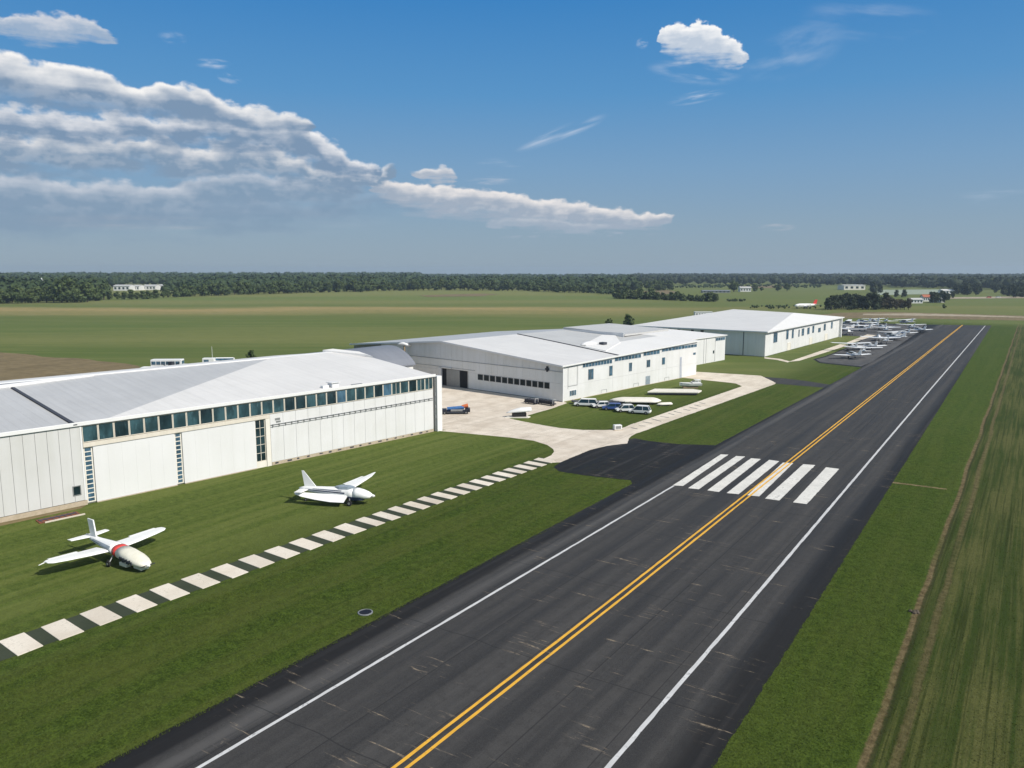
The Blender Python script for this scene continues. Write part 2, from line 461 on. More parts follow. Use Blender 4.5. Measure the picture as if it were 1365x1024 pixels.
bars = [((712, 180), (740, 181), (575, 295), (537, 293)), ((768, 186), (801, 188), (632, 307), (593, 303)), ((822, 194), (858, 197), (705, 317), (663, 311)), ((888, 200), (925, 205), (777, 325), (733, 321)),
        ((938, 210), (976, 212), (852, 333), (808, 329)), ((1012, 216), (1056, 219), (925, 348), (873, 341)), ((1095, 227), (1143, 233), (1025, 361), (975, 355))]
for q in bars: sheet('threshold_bar', [q8(*k) for k in q], .025, M['bar_white'], .012, .8, runway)

# concrete apron between the two hangars, the pad and the walk
apron = PP([(585, 574.5), (640, 579.7), (680, 583.4), (711, 587.6), (729.7, 593.4), (737, 598.5), (738.5, 602), (735, 607), (725, 611.5), (738, 617), (747, 616.5), (766, 608.5), (787, 600), (809, 594.7), (830, 592), (838, 591.4),
            (838, 585), (841.5, 581.5), (850, 577), (852, 566), (845, 564.5), (840, 566.3), (833, 569.5), (825, 571.6), (809, 573.4), (777, 573.4), (745, 570.6), (710, 564.5), (690, 560.5), (679, 558), (682, 556), (705, 553.5), (735, 545), (756, 537.5), (750, 535)])
hx = [(-84, 143.6), (-113, 148.2), (-138, 151.6), (-138, 118), (-100, 108), (-84.6, 106)]
sheet('concrete_apron', [p.to_2d() for p in apron] + hx, .016, M['concrete'], .03, .8)
walk = PP([(846, 568), (843, 565.6), (989, 515.2), (981, 511.5), (965, 509.5), (929, 505.8), (894.6, 502), (912, 498.8), (929.5, 495.8), (1014, 501), (1024, 505.5), (1034, 510.5), (1033, 512.3), (898.4, 560), (852, 577), (844, 579)])
sheet('walkway', walk, .022, M['walk'], .03, .8)
wo = bpy.data.objects['walkway']
for (xa, ya), (xb, yb) in (((690, 480), (750, 492)), ((762, 462), (822, 466)), ((795, 427), (880, 441)), ((875, 399), (965, 423)), ((955, 378), (1035, 388)), ((1030, 350), (1085, 362)), ((1080, 331), (1150, 347)), ((1165, 311), (1228, 324)), ((1218, 293), (1292, 309)), ((1265, 273), (1325, 287)), ((1312, 252), (1365, 264))):
    a_, b_ = P(740 + xa / 6.825, 500 + ya / 6.825), P(740 + xb / 6.825, 500 + yb / 6.825)
    sheet('dark_dash', strip_poly([(a_.x, a_.y), (b_.x, b_.y)], .34), .027, M['joint'], .03, .4, wo)
tongue = PP([(1016, 502.5), (1045, 504.5), (1075, 508), (1106, 513), (1098, 517), (1070, 514.5), (1034, 511.5)])
sheet('asphalt_tongue', tongue, .014, M['apron_asphalt'], .05, .8)
sheet('hangar_path', PP([(1051, 482.5), (1066, 481), (1132, 460), (1120, 459)]), .024, M['walk'], .03, 1.)
sheet('hangar_path', PP([(1127, 457.5), (1137, 457), (1168, 447), (1156, 446)]), .026, M['walk'], .03, 1.)
sheet('hangar_path', PP([(1019, 476.3), (1040, 478.5), (1053, 482), (1050, 483.3), (1036, 480), (1019, 478)]), .028, M['walk'], .03, 1.)
# turf island between the two stretches of hangar path, ragged dry turf on the big apron edge
# row of white slabs
sl0, sl1 = Vector((-61.65, 25.6)), Vector((-58.65, 96.9))
ss = [25.6 - 2.99 * 2 + 2.99 * i for i in range(14)] + [61.5 + 2.5 * (i + 1) - .0 for i in range(14)]
ss = [25.6 - 5.98, 25.6 - 2.99] + [25.6 + 2.99 * i for i in range(12)] + [61.5 + 2.515 * i for i in range(15)]
ax = lambda y: -61.75 + (y - 25.6) * (3.1 / 71.3)
hw = lambda y: 1.80 - (y - 25) * .0028
sheet('slab_path_bed', [(ax(8) - hw(8) + .1, 8), (ax(8) + hw(8) - .1, 8), (ax(98) + hw(98) - .1, 98), (ax(98) - hw(98) + .1, 98)], .010, M['darkstrip'], .03, .6)
ordn = 'first second third fourth fifth sixth seventh eighth ninth tenth eleventh twelfth thirteenth fourteenth fifteenth sixteenth seventeenth eighteenth nineteenth twentieth twenty-first twenty-second twenty-third twenty-fourth twenty-fifth twenty-sixth twenty-seventh twenty-eighth twenty-ninth'.split()
for i, y in enumerate(ss[::-1]):
    lx = .86 if y > 60 else .92
    if y > 60: lx = .74 + .0 * y
    b_ = MB(); h = hw(y)
    j = lambda a: rng.uniform(-a, a)
    b_.prism([(-h + j(.05), -lx + .12), (h + j(.05), -lx + j(.04) - .1), (h + j(.05), lx - .12 + j(.04)), (-h + j(.05), lx + .1)], -.05, .05)
    o = b_.build('paving_slab', M['slab'], bevel=.015); o.location = (ax(y), y, 0); o.rotation_euler = (0, 0, rad(j(.8)))
    tag(o, f'square pale slab lying on the lawn, {ordn[i]} in its row counted from the concrete apron', 'paving slab', 'row of pale slabs across the lawn')

# drain cover
d = thing('drain_cover', P(487, 817), 0, 'dark round drain cover set in grass beside the runway', 'drain cover')
b_ = MB(); n = 28
ring = lambda r, z: [(r * math.cos(2 * math.pi * i / n), r * math.sin(2 * math.pi * i / n), z) for i in range(n)]
b_.rings([ring(.62, 0), ring(.62, .07), ring(.52, .09), ring(.52, .05)], False); b_.build('rim', M['steel'], d)
b_ = MB(); b_.rings([ring(.52, .0), ring(.52, .05)]); 
for k in range(-3, 4): b_.box(-.45 + abs(k) * .04, .45 - abs(k) * .04, k * .13 - .02, k * .13 + .02, .05, .075)
b_.build('lid', M['navy_body'], d)

sheet('drain_channel', [p.to_2d() for p in PP([(1184, 641.6), (1262, 651.6), (1262, 653), (1184, 643.4)])], .012, M['tan_soil'], .04, .4)
# soil and field patches beyond the buildings
sheet('bare_field', [p.to_2d() for p in PP([(-140, 462), (0, 470), (100, 477.5), (150, 483), (185, 488), (215, 496), (187, 500), (100, 508), (0, 516), (-140, 540)])], .03, M['tan_soil'], 1.2, 6)
sheet('dirt_road', [p.to_2d() for p in PP([(1080, 421), (1120, 417), (1180, 416), (1260, 418), (1500, 425), (1500, 433), (1365, 427.5), (1250, 425.5), (1180, 424), (1110, 425)])], .05, M['tan_soil'], .8, 5)
sheet('dirt_road', [p.to_2d() for p in PP([(1150, 418.6), (1220, 418), (1280, 419.6), (1500, 427), (1500, 429), (1365, 423.6), (1260, 421.6), (1150, 420.2)])], .09, M['tan_road'], .3, 5)
sheet('field_strip', [p.to_2d() for p in PP([(1172, 386.5), (1262, 386.0), (1270, 391.8), (1165, 393.5)])], .12, M['pale_field'], 2, 20)
sheet('field_strip', [p.to_2d() for p in PP([(838, 389), (890, 386.8), (902, 390.5), (880, 394), (850, 393.6)])], .12, M['tan_soil'], 2, 15)
sheet('field_strip', [p.to_2d() for p in PP([(985, 382), (1040, 380), (1060, 381.5), (1040, 384), (990, 384.5)])], .14, M['tan_soil'], 2, 20)
sheet('field_strip', [p.to_2d() for p in PP([(1255, 396.5), (1500, 394), (1500, 396.8), (1255, 398.6)])], .14, M['tan_road'], 1, 15)
sheet('field_strip', [p.to_2d() for p in PP([(560, 394), (640, 391.5), (665, 392.6), (640, 395.2), (570, 396)])], .14, M['tan_soil'], 2, 15)

# ------------------------------------------------------------------ building helpers
class Bld:
    def __init__(s, name, ox, oy, ang, label, cat):
        s.o = thing(name, (ox, oy, 0), -ang, label, cat); s.R = Matrix.Rotation(ang, 2); s.org = Vector((ox, oy)); s.ang = ang
    def loc(s, w):                      # world point -> building coordinates (x outwards, y along the front)
        q = s.R @ (Vector((w[0], w[1])) - s.org); return q
    def on(s, px, py, axis='x', at=0.):  # where the sight line meets the wall plane x=at or y=at
        d = ray(px, py); dl = s.R @ Vector((d.x, d.y)); c = s.R @ (-s.org)
        if axis == 'x': t = (at - c.x) / dl.x; return c.y + dl.y * t, HCAM + d.z * t
        t = (at - c.y) / dl.y; return c.x + dl.x * t, HCAM + d.z * t
    def proj(s, x, y, z):
        w = s.R.transposed() @ Vector((x, y)) + s.org
        X = w.x * cy_ + w.y * sy_; Y = -w.x * sy_ + w.y * cy_; Z = z - HCAM
        yy = Y * cp - Z * sp; zz = Y * sp + Z * cp
        return round(CX + FPX * X / yy), round(CY - FPX * zz / yy)

def window_x(b, y0, y1, z0, z1, x=0., glass='teal_glass', frame='trim', mull=0, fr=.07, name='window', trans=0):
    """window in a wall facing +x: frame stands 4 cm proud, pane set back in it"""
    f = MB(); a, c = x + .002, x + .06
    f.box(a, c, y0, y0 + fr, z0, z1); f.box(a, c, y1 - fr, y1, z0, z1); f.box(a, c - .002, y0 + fr, y1 - fr, z0, z0 + fr); f.box(a, c - .002, y0 + fr, y1 - fr, z1 - fr, z1)
    for k in range(mull):
        yy = y0 + (y1 - y0) * (k + 1) / (mull + 1); f.box(a, c - .004, yy - fr * .4, yy + fr * .4, z0 + fr, z1 - fr)
    for k in range(trans):
        zz = z0 + (z1 - z0) * (k + 1) / (trans + 1); f.box(a, c - .006, y0 + fr, y1 - fr, zz - fr * .4, zz + fr * .4)
    o = f.build(name, M[frame], b.o)
    p = MB(); p.box(a, x + .03, y0 + fr, y1 - fr, z0 + fr, z1 - fr); p.build('pane', M[glass], o)
    return o
def window_y(b, x0, x1, z0, z1, y=0., glass='teal_glass', frame='trim', mull=0, fr=.07, name='window', trans=0):
    f = MB(); a, c = y - .002, y - .06
    f.box(x0, x0 + fr, c, a, z0, z1); f.box(x1 - fr, x1, c, a, z0, z1); f.box(x0 + fr, x1 - fr, c + .002, a, z0, z0 + fr); f.box(x0 + fr, x1 - fr, c + .002, a, z1 - fr, z1)
    for k in range(mull):
        xx = x0 + (x1 - x0) * (k + 1) / (mull + 1); f.box(xx - fr * .4, xx + fr * .4, c + .004, a, z0 + fr, z1 - fr)
    o = f.build(name, M[frame], b.o)
    p = MB(); p.box(x0 + fr, x1 - fr, y - .03, a, z0 + fr, z1 - fr); p.build('pane', M[glass], o)
    return o

# ------------------------------------------------------------------ hangar 1 (long, left)
ang1 = math.atan2(8.81, 66.9)
H1 = Bld('long_hangar', -94.38, 38.2, ang1, 'long low white hangar with teal window band and two big sliding doors beside the lawn', 'hangar')
YL, YR, ZE, ZR, XR = -46., 66.5, 9.65, 12.5, -24.6
# core body (slightly inside the cladding)
c_ = MB(); c_.prism([(-.30, YL), (-.30, YR - .2), (-49, YR - .2), (-49, YL)], 0, 9.3)
# end gables up to the roof
for y in (YL, YR - .25):
    c_.add([(-.3, y, 9.3), (-49, y, 9.3), (XR, y, 12.3), (-.3, y + .05, 9.3), (-49, y + .05, 9.3), (XR, y + .05, 12.3)], [(0, 1, 2), (3, 5, 4), (0, 3, 4, 1), (1, 4, 5, 2), (2, 5, 3, 0)])
c_.build('wall_core', M['wall_gap'], H1.o)
w = MB()                                    # left clad section: vertical sheets with open joints
y = 9.15
while y > YL + .3:
    wd = 1.24; w.box(-.30, .02, max(y - wd + .035, YL), y, .62, 9.64); y -= wd
w.build('wall', M['wall_pale'], H1.o)
w = MB(); w.box(-.3, .10, YL, 9.25, 0, .55); w.build('plinth', M['plinth'], H1.o)
w = MB(); w.box(.02, .075, 9.0, 9.2, .6, 9.62); w.build('corner_strip', M['trim'], H1.o)
w = MB()                                    # right clad section
n = 15; y0, y1 = 34.35, 66.2
for i in range(n):
    a = y0 + (y1 - y0) * i / n; b_ = y0 + (y1 - y0) * (i + 1) / n - .035
    w.box(-.3, 0, a, b_, .5, 5.82); w.box(-.3, -.004, a, b_, 5.87, 7.50)
w.build('wall', M['wall'], H1.o)
w = MB(); w.box(-.3, .05, y0, y1, 0, .46); w.build('plinth', M['plinth'], H1.o, bevel=.02)
for i in range(17):
    a = y0 + .6 + i * 1.86 + rng.uniform(-.3, .3); w = MB(); w.box(.05, .09, a, a + rng.uniform(.25, .8), .20 + rng.uniform(-.05, .05), .40); w.build('base_vent', M['joint'], H1.o)
w = MB()
w.tube((.10, y0, 5.98), (.10, y1, 5.98), .035, 6); w.tube((.10, y0, 5.68), (.10, y1, 5.68), .03, 6)
for i in range(30):
    a = y0 + 1.05 * i + .3; w.box(0, .15, a, a + .12, 5.62, 6.04)
w.build('door_rail', M['steel'], H1.o)
# window band
w = MB(); w.box(-.34, -.08, 9.25, 66.2, 7.56, 9.62); w.build('wall_band', M['cream'], H1.o)
w = MB(); w.box(-.3, .06, 9.25, 34.3, 7.0, 7.52); w.build('lintel', M['cream'], H1.o, bevel=.015)
nw = 31
for i in range(nw):
    a = 9.25 + (66.15 - 9.25) * i / nw; b_ = 9.25 + (66.15 - 9.25) * (i + 1) / nw
    window_x(H1, a + .02, b_ - .02, 7.58, 9.60, -.06, rng.choice(['teal_glass'] * 3 + ['dark_glass', 'blue_glass']) if i > 17 else rng.choice(['teal_glass'] * 4 + ['dark_glass']), 'cream', 1 if i in (29, 30) or i == 26 else 0, .085)
# sliding doors and glazed strips
for a, b_ in ((10.35, 20.35), (21.35, 31.95)):
    dd = MB(); k = 6
    for i in range(k):
        p0 = a + (b_ - a) * i / k; p1 = a + (b_ - a) * (i + 1) / k - (.005 if i < k - 1 else 0)
        dd.box(-.28, .0, p0, p1, .10, 6.94)
    o = dd.build('sliding_door', M['door'], H1.o)
    r_ = MB(); r_.box(-.2, .05, a - .3, b_ + .2, 6.95, 6.995); r_.build('track', M['steel'], o)
    r_ = MB(); r_.box(-.26, .10, a, b_, 0, .08); r_.build('sill', M['plinth'], o)
for a, b_, g_, nt_ in ((9.3, 10.3, 'blue_glass', 11), (20.4, 21.3, 'blue_glass', 11), (32.0, 33.55, 'dark_glass', 4)):
    window_x(H1, a, b_, .9 if nt_ == 4 else .15, 6.96 if nt_ < 5 else 6.96, -.22, g_, 'cover' if nt_ > 5 else 'cream', 1 if nt_ == 4 else 0, .14 if nt_ > 5 else .08, 'glazed_panel', nt_)
w = MB(); w.box(-.3, .02, 33.6, 34.3, .0, 7.0); w.box(-.3, -.1, 32.0, 33.6, 0, .88); w.build('door_jamb', M['cover'], H1.o)
# small vent window low in the left wall
y_, z_ = H1.on(97, 658); y2, z2 = H1.on(108, 654)
window_x(H1, y_, y2, 1.35, 2.55, .02, 'dark_glass', 'steel', 0, .1, 'vent_window')
# right end pilaster and drain pipe
w = MB(); w.box(-.6, .45, 66.75, 67.9, 0, 9.75); w.build('pilaster', M['trim'], H1.o, bevel=.02)
w = MB(); w.tube((.18, 66.5, .1), (.18, 66.5, 9.5), .09, 8)
for z in (2.4, 4.2, 6.3): w.box(.0, .34, 66.38, 66.62, z, z + .5)
w.build('drain_pipe', M['steel'], H1.o)
# roof
def zr(x): return 9.85 + (ZR - 9.85) * (-x / -XR) if x > XR else ZR - (ZR - 9.85) * (XR - x) / 22.5
def zr(x): return ZR - abs(x - XR) / 24.6 * (ZR - 9.85)
NX = 10
def roofgrid(yfun0, yfun1, th=.16, dz=0., x0=.20, x1=XR, bulge=0.):
    top = []
    m_ = MB(); rows = []
    for i in range(NX + 1):
        x = x0 + (x1 - x0) * i / NX
        z = zr(x) + dz + bulge * math.sin(math.pi * i / NX)
        rows.append([(x, yfun0(x), z), (x, yfun1(x), z), (x, yfun1(x), z - th), (x, yfun0(x), z - th)])
    return m_.rings(rows)
dgl = lambda x: 11.2 + (50.5 - 11.2) * (min(x, .20) - .20) / (XR - .20)
roofgrid(lambda x: YL, lambda x: 8.30).build('roof', M['roof_grey'], H1.o)
roofgrid(lambda x: 8.72, lambda x: max(8.8, dgl(x) + .05)).build('roof', M['roof_grey'], H1.o)
roofgrid(dgl, lambda x: YR + .1, .22, .10).build('roof', M['roof_white'], H1.o)
roofgrid(lambda x: 8.30, lambda x: 8.72, .1, .16, .3, XR + 3.4).build('roof_joint', M['joint'], H1.o)
roofgrid(lambda x: YL, lambda x: YR + .1, .16, 0, -49.4, XR - .9).build('roof', M['roof_white'], H1.o)
w = MB(); w.box(XR - .9, XR + .35, YL, YR + .1, ZR - .3, ZR + .10); w.build('ridge_cap', M['trim'], H1.o, bevel=.05)
w = MB(); w.slab([(XR + 3.4, YL, zr(XR + 3.4) + .42), (XR + 3.4, 2, zr(XR + 3.4) + .40), (XR + .7, 20, zr(XR + .7) + .2), (XR + .4, 20, zr(XR + .4) + .2), (XR + 2.9, 2, zr(XR + 2.9) + .40), (XR + 2.9, YL, zr(XR + 2.9) + .42)], .5); w.build('roof_kerb', M['trim'], H1.o)
w = MB(); w.slab([(XR + 2.8, YL, zr(XR + 2.8) + .06), (XR + 2.8, 2, zr(XR + 2.8) + .06), (XR + .4, 19, zr(XR + .4) + .06), (XR + .36, YL, zr(XR + .36) + .06)], .05); w.build('roof_valley', M['roof_dark'], H1.o)
w = MB(); w.box(.08, .26, YL, YR + .15, 9.70, 10.16); w.build('fascia', M['trim'], H1.o, bevel=.03)
# raised white coping at the far end of the ridge
w = MB(); w.slab([(XR - 1.4, YR - 4.5, ZR + .42), (XR + 6.5, YR - .6, zr(XR + 6.5) + .55), (XR + 8.0, YR - .1, zr(XR + 8) + .4), (XR + 4, YR - .1, zr(XR + 4) + .6), (XR - 1.4, YR - 2.2, ZR + .5)], .4); w.build('roof_coping', M['roof_bright'], H1.o)
y_, z_ = H1.on(447, 516)
w = MB(); w.box(-1.7, -.5, y_ - .2, y_ + 1.0, 9.9, 10.75); w.box(-1.9, -.3, y_ - .4, y_ + 1.2, 10.75, 10.85); w.box(-1.6, -.9, y_ - 1.6, y_ - .5, 9.9, 10.45); w.build('roof_vent', M['trim'], H1.o, bevel=.03)
w = MB(); w.box(-.9, -.5, y_ + 3.6, y_ + 5.6, 9.92, 10.12); w.build('roof_hatch', M['steel'], H1.o)
y_, z_ = H1.on(370, 554)
w = MB(); w.box(0.002, .05, y_ - .45, y_ + .35, 6.55, 6.85); w.box(0.002, .05, y_ - .3, y_ + .45, 6.2, 6.42); w.build('wall_sign', M['steel'], H1.o)

# link building behind, dark curved roof
ang2 = math.atan2(7.85, 55.7)
H2 = Bld('gabled_hangar', -82.46, 143.2, ang2, 'broad white gabled hangar with a row of square windows in its shaded end wall', 'hangar')
lk = thing('link_building', (-131.5, 126, 0), -ang1, 'low building with a dark curved roof behind the far end of the long hangar', 'building')
w = MB(); w.box(-7.5, 7.5, -7, 15.6, 0, 5.4); w.build('wall', M['wall_grey2'], lk)
w = MB(); rows = []
for i in range(13):
    x = -8 + 16 * i / 12; z = 5.7 + 3.9 * max(0., math.sin(math.pi * (.12 + .88 * i / 12))) ** .75
    rows.append([(x, -7.5, z), (x, 16, z + .2), (x, 16, z - .1), (x, -7.5, z - .3)])
w.rings(rows).build('roof', M['roof_dark'], lk, smooth=False)

# ------------------------------------------------------------------ hangar 2 (gabled, middle)
Z2, RZ2, XR2, D2, Y2 = 7.75, 10.75, -37.2, -73., 58.2
zt2 = lambda x: RZ2 - abs(x - XR2) / 37.2 * (RZ2 - Z2)
rise2 = lambda x, y: max(0., 1 + x / 36.) * 1.45 * min(1., max(0., y / 58.2)) if x < 0 else 1.45 * min(1., max(0., y / 58.2))
w = MB(); w.prism([(-.3, .3), (-.3, Y2 - .1), (D2, Y2 - .1), (D2, .3)], 0, 7.5)
w.add([(-.3, .3, 7.5), (D2, .3, 7.5), (XR2, .3, 10.4), (-.3, Y2 - .1, 7.5), (D2, Y2 - .1, 7.5), (XR2, Y2 - .1, 10.4)], [(0, 1, 2), (3, 5, 4), (0, 2, 5, 3), (1, 4, 5, 2)])
w.build('wall_core', M['wall_gap'], H2.o)
xo0, _ = H2.on(589.5, 515, 'y'); xo1, _ = H2.on(621.6, 515, 'y'); zo = 4.15
w = MB(); w2 = MB(); k = 0; x = 0.
while x > -60:
    x1 = x - 1.9; k += 1
    zt = min(zt2(x), zt2(x1)) - .12
    zs = 6.45 if x > -16 else 6.45
    if x1 > xo1 or x < xo0: w.box(x1 + .03, x, -.0, .3, .12, 3.9)
    w.box(x1 + .03, x, -.006, .3, 4.2 if (x1 <= xo1 and x >= xo0) else 3.93, 6.42)
    w2.add([(x1 + .03, -.02, 6.48), (x, -.02, 6.48), (x, -.02, zt2(x) - .1), (x1 + .03, -.02, zt2(x1 + .03) - .1), (x1 + .03, .3, 6.48), (x, .3, 6.48), (x, .3, zt2(x) - .1), (x1 + .03, .3, zt2(x1 + .03) - .1)],
           [(0, 1, 2, 3), (4, 7, 6, 5), (0, 4, 5, 1), (1, 5, 6, 2), (2, 6, 7, 3), (3, 7, 4, 0)])
    x = x1
w.build('wall', M['wall_grey'], H2.o); w2.build('wall_upper', M['wall_grey2'], H2.o)
w = MB(); w.box(-60, .0, -.02, .3, 0, .11); w.build('plinth', M['joint'], H2.o)
w = MB(); w.tube((-55, -.1, 6.45), (0, -.1, 6.45), .05, 6); w.tube((xo0 - 12, -.12, 4.6), (xo1 + 3, -.12, 4.55), .04, 6); w.build('cable_conduit', M['steel'], H2.o)
# doorway: black panel painted for the unlit inside, grey sliding leaf before it
w = MB(); w.box(xo0, xo1, .1, .296, .02, zo); w.build('doorway', M['dark'], H2.o)
w = MB(); w.box(xo0 + 1.6, xo1 - 2.2, -.03, .09, .08, zo - .05); w.build('sliding_door', M['steel'], H2.o, bevel=.01)
w = MB(); w.box(xo0 - 1.1, xo0, -.3, .1, 0, zo + .15); w.box(xo0, xo0 + 3.5, -.3, .05, zo + .16, zo + .42); w.build('door_frame', M['trim'], H2.o, bevel=.02)
for i in range(12):
    f0 = 470 + (826 - 470) * i / 11
    xa, za = H2.on(520 + f0 / 4.015, 508, 'y'); xb, zb = H2.on(520 + (f0 + 28) / 4.015, 509, 'y')
    window_y(H2, xa, xb, 2.45, 3.85, -.01, 'shade_glass', 'steel', 0, .07)
# small lamp unit high on the end wall
xa, za = H2.on(730, 488, 'y'); w = MB(); w.box(xa - .5, xa + .5, -.3, -.03, 6.6, 6.95); w.box(xa - .15, xa + .2, -.35, -.03, 6.2, 7.4); w.build('wall_lamp', M['navy_body'], H2.o, bevel=.03)
# corner trim, side wall
w = MB(); w.box(-.02, .10, -.06, .22, 0, Z2); w.build('corner_strip', M['trim'], H2.o)
w = MB(); seams = [.25] + [H2.on(px, 505)[0] for px in (770.5, 784, 816.6, 838, 861, 878, 888, 905)] + [Y2]
for a, b_ in zip(seams, seams[1:]): w.box(-.3, 0, a + .02, b_ - .02, .1, 3.3); w.rings([[(-.3, y_, 3.325), (-.003, y_, 3.325), (-.003, y_, Z2 - .1 + rise2(0, y_)), (-.3, y_, Z2 - .1 + rise2(0, y_))] for y_ in (a + .02, b_ - .02)])
w.build('wall', M['wall2'], H2.o)
w = MB(); w.box(-.3, .04, .25, Y2, 0, .1); w.build('plinth', M['plinth'], H2.o)
for p0, p1, n in ((776.5, 816.3, 10), (819.2, 854.8, 8), (857.2, 879.6, 5), (881.6, 929.5, 11)):
    ya = H2.on(p0, 478)[0]; yb = min(H2.on(p1, 462)[0], Y2 - .15)
    rz_ = rise2(0, (ya + yb) / 2); window_x(H2, ya, yb, 6.35 + rz_, 7.5 + rz_ - (yb - ya) * .012, .0, 'blue_glass', 'trim', n - 1, .09, 'window_strip')
for p0, p1, q0, q1, mm in ((784, 791, 491, 506, 1), (812, 816.3, 486, 501, 0), (838.3, 842.3, 482.5, 495, 1), (862, 866.6, 477, 489.5, 1), (882.4, 886.3, 474.5, 486, 0), (924, 927.3, 466, 473, 0)):
    ya, z0 = H2.on(p0, (q0 + q1) / 2); yb, _ = H2.on(p1, (q0 + q1) / 2); _, za = H2.on((p0 + p1) / 2, q1); _, zb = H2.on((p0 + p1) / 2, q0)
    window_x(H2, ya, min(yb, Y2 - .1), za, min(zb, 6.2), .0, 'blue_glass', 'steel', mm, .08)
ya, z0 = H2.on(759, 525); yb, _ = H2.on(768, 525); window_x(H2, ya, yb, .9, 2.2, .0, 'blue_glass', 'trim', 3, .08)
w = MB()
ya, _ = H2.on(757, 500); yb, _ = H2.on(769.5, 500)
for a, b_, z0, z1 in ((ya, ya + .08, 2.6, 7.4), (yb - .08, yb, 3.1, 7.4), (ya + .08, yb - .08, 7.3, 7.38), (ya + .08, yb - .08, 3.1, 3.2)): w.box(.002, .05, a, b_, z0, z1)
w.build('hatch_frame', M['steel'], H2.o)
for px, py, ww, hh in ((863.5, 504, 2.0, 2.2), (796, 520, 0, 0)):
    if ww:
        ya, _ = H2.on(px, py); w = MB(); w.box(.002, .06, ya - ww / 2, ya + ww / 2, .12, hh); o = w.build('door', M['plane_grey'], H2.o, bevel=.01)
        w = MB(); w.box(.06, .10, ya + ww / 2 - .35, ya + ww / 2 - .2, 1., 1.15); w.build('handle', M['steel'], o)
for px, py in ((805, 519), (848, 507), (889, 497)):
    ya, z0 = H2.on(px, py); w = MB(); w.box(.002, .04, ya - 1.1, ya + 1.1, .9, .97); w.box(.002, .04, ya - 1.1, ya - 1.03, .2, .9); w.box(.002, .04, ya + 1.03, ya + 1.1, .2, .9); w.build('service_hatch', M['steel'], H2.o)
ya, _ = H2.on(907, 484); w = MB()
for k in (-.3, .3): w.tube((.25, ya + k, .1), (.12, ya + k, 5.6), .03, 6)
for k in range(14): w.tube((.24 - k * .01, ya - .3, .4 + k * .38), (.24 - k * .01, ya + .3, .4 + k * .38), .03, 6)
w.build('ladder', M['blue'], H2.o)
# roof of hangar 2
def gable_slope(y0, y1, xa, xb, dz=0, th=.18, ca=0., cb=0.):
    m_ = MB(); rows = []
    fy0 = y0 if callable(y0) else (lambda x: y0); fy1 = y1 if callable(y1) else (lambda x: y1)
    for i in range(9):
        x = xa + (xb - xa) * i / 8; z = zt2(x) + .12 + dz; u, v_ = fy0(x), fy1(x); za, zb = z + rise2(x, u), z + rise2(x, v_)
        rows.append([(x, u, za), (x, v_, zb), (x, v_, zb - th), (x, u, za - th)])
    return m_.rings(rows)
ys2 = 25.
sm = lambda x: 20.5 + 7. * min(1, max(0, -x / 36.))
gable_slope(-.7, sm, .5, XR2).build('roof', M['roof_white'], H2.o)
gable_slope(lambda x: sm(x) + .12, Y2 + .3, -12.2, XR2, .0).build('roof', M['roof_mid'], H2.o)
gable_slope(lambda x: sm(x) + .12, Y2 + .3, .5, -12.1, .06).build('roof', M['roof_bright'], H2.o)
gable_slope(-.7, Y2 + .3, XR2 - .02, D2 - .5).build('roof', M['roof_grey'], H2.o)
gable_slope(lambda x: sm(x) - .1, lambda x: sm(x) + .25, .4, XR2, .16, .2).build('roof_joint', M['joint'], H2.o)
zz2 = lambda x, y: zt2(x) + rise2(x, y)
w = MB(); w.slab([(x_, y_, zz2(x_, y_) + .30) for x_, y_ in ((-12, ys2 - 1), (-5, ys2 - 2), (-11, ys2 + 13), (-20, ys2 + 24), (-23, ys2 + 22), (-17, ys2 + 8))], .2); w.build('roof_patch', M['roof_bright'], H2.o)
# raised rear bay of the roof
gable_slope(49, Y2 + 14, -17, XR2 - 1, .72, .5).build('roof_monitor', M['roof_mid'], H2.o)
w = MB(); w.box(-37, -17.2, 48.8, 49.0, 9.6, 11.0); w.build('monitor_upstand', M['trim'], H2.o)
# verge and fascia trim
m_ = MB(); rows = []
for i in range(9):
    x = .55 + (XR2 - .55) * i / 8; z = zt2(x); rows.append([(x, -.82, z + .22), (x, -.70, z + .22), (x, -.70, z - .18), (x, -.82, z - .18)])
m_.rings(rows)
rows = []
for i in range(9):
    x = XR2 + (D2 - .55 - XR2) * i / 8; z = zt2(x); rows.append([(x, -.82, z + .22), (x, -.70, z + .22), (x, -.70, z - .18), (x, -.82, z - .18)])
m_.rings(rows); m_.build('verge_trim', M['trim'], H2.o)
w = MB(); w.rings([[(.42, y_, Z2 - .12 + q_), (.58, y_, Z2 - .12 + q_), (.58, y_, Z2 + .22 + q_), (.42, y_, Z2 + .22 + q_)] for y_, q_ in ((-.7, 0), (0, 0), (Y2 + .3, 1.45))]); w.build('fascia', M['trim'], H2.o)
# roof equipment
def roof_pt(b, zf, px, py):
    lo, hi = 0., 20.
    for _ in range(40):
        z = (lo + hi) / 2; q = b.loc(P(px, py, z))
        if zf(q.x) > z: lo = z
        else: hi = z
    return q.x, q.y, z
x, y, z = roof_pt(H2, zt2, 785, 462); z += rise2(x, y)
w = MB(); rows = []
for i in range(7):
    t = i / 6; r = 1.0 - abs(t - .5) ** 2 * 3.2
    rows.append([(x + 5.5 * (t - .5) * .3, y + 6 * (t - .5) + .0, z + .1)] * 0 + [(x + r * 1.3 * math.cos(a), y + 6.5 * (t - .5), z + .12 + max(0, r * .8 * math.sin(a))) for a in [math.pi * k / 6 for k in range(7)]])
w.rings(rows).build('roof_vent', M['trim'], H2.o, smooth=True)
w = MB(); w.box(x + 2.2, x + 3.6, y + 1.2, y + 2.8, z - .2, z + .7); w.build('roof_unit', M['joint'], H2.o, bevel=.04)
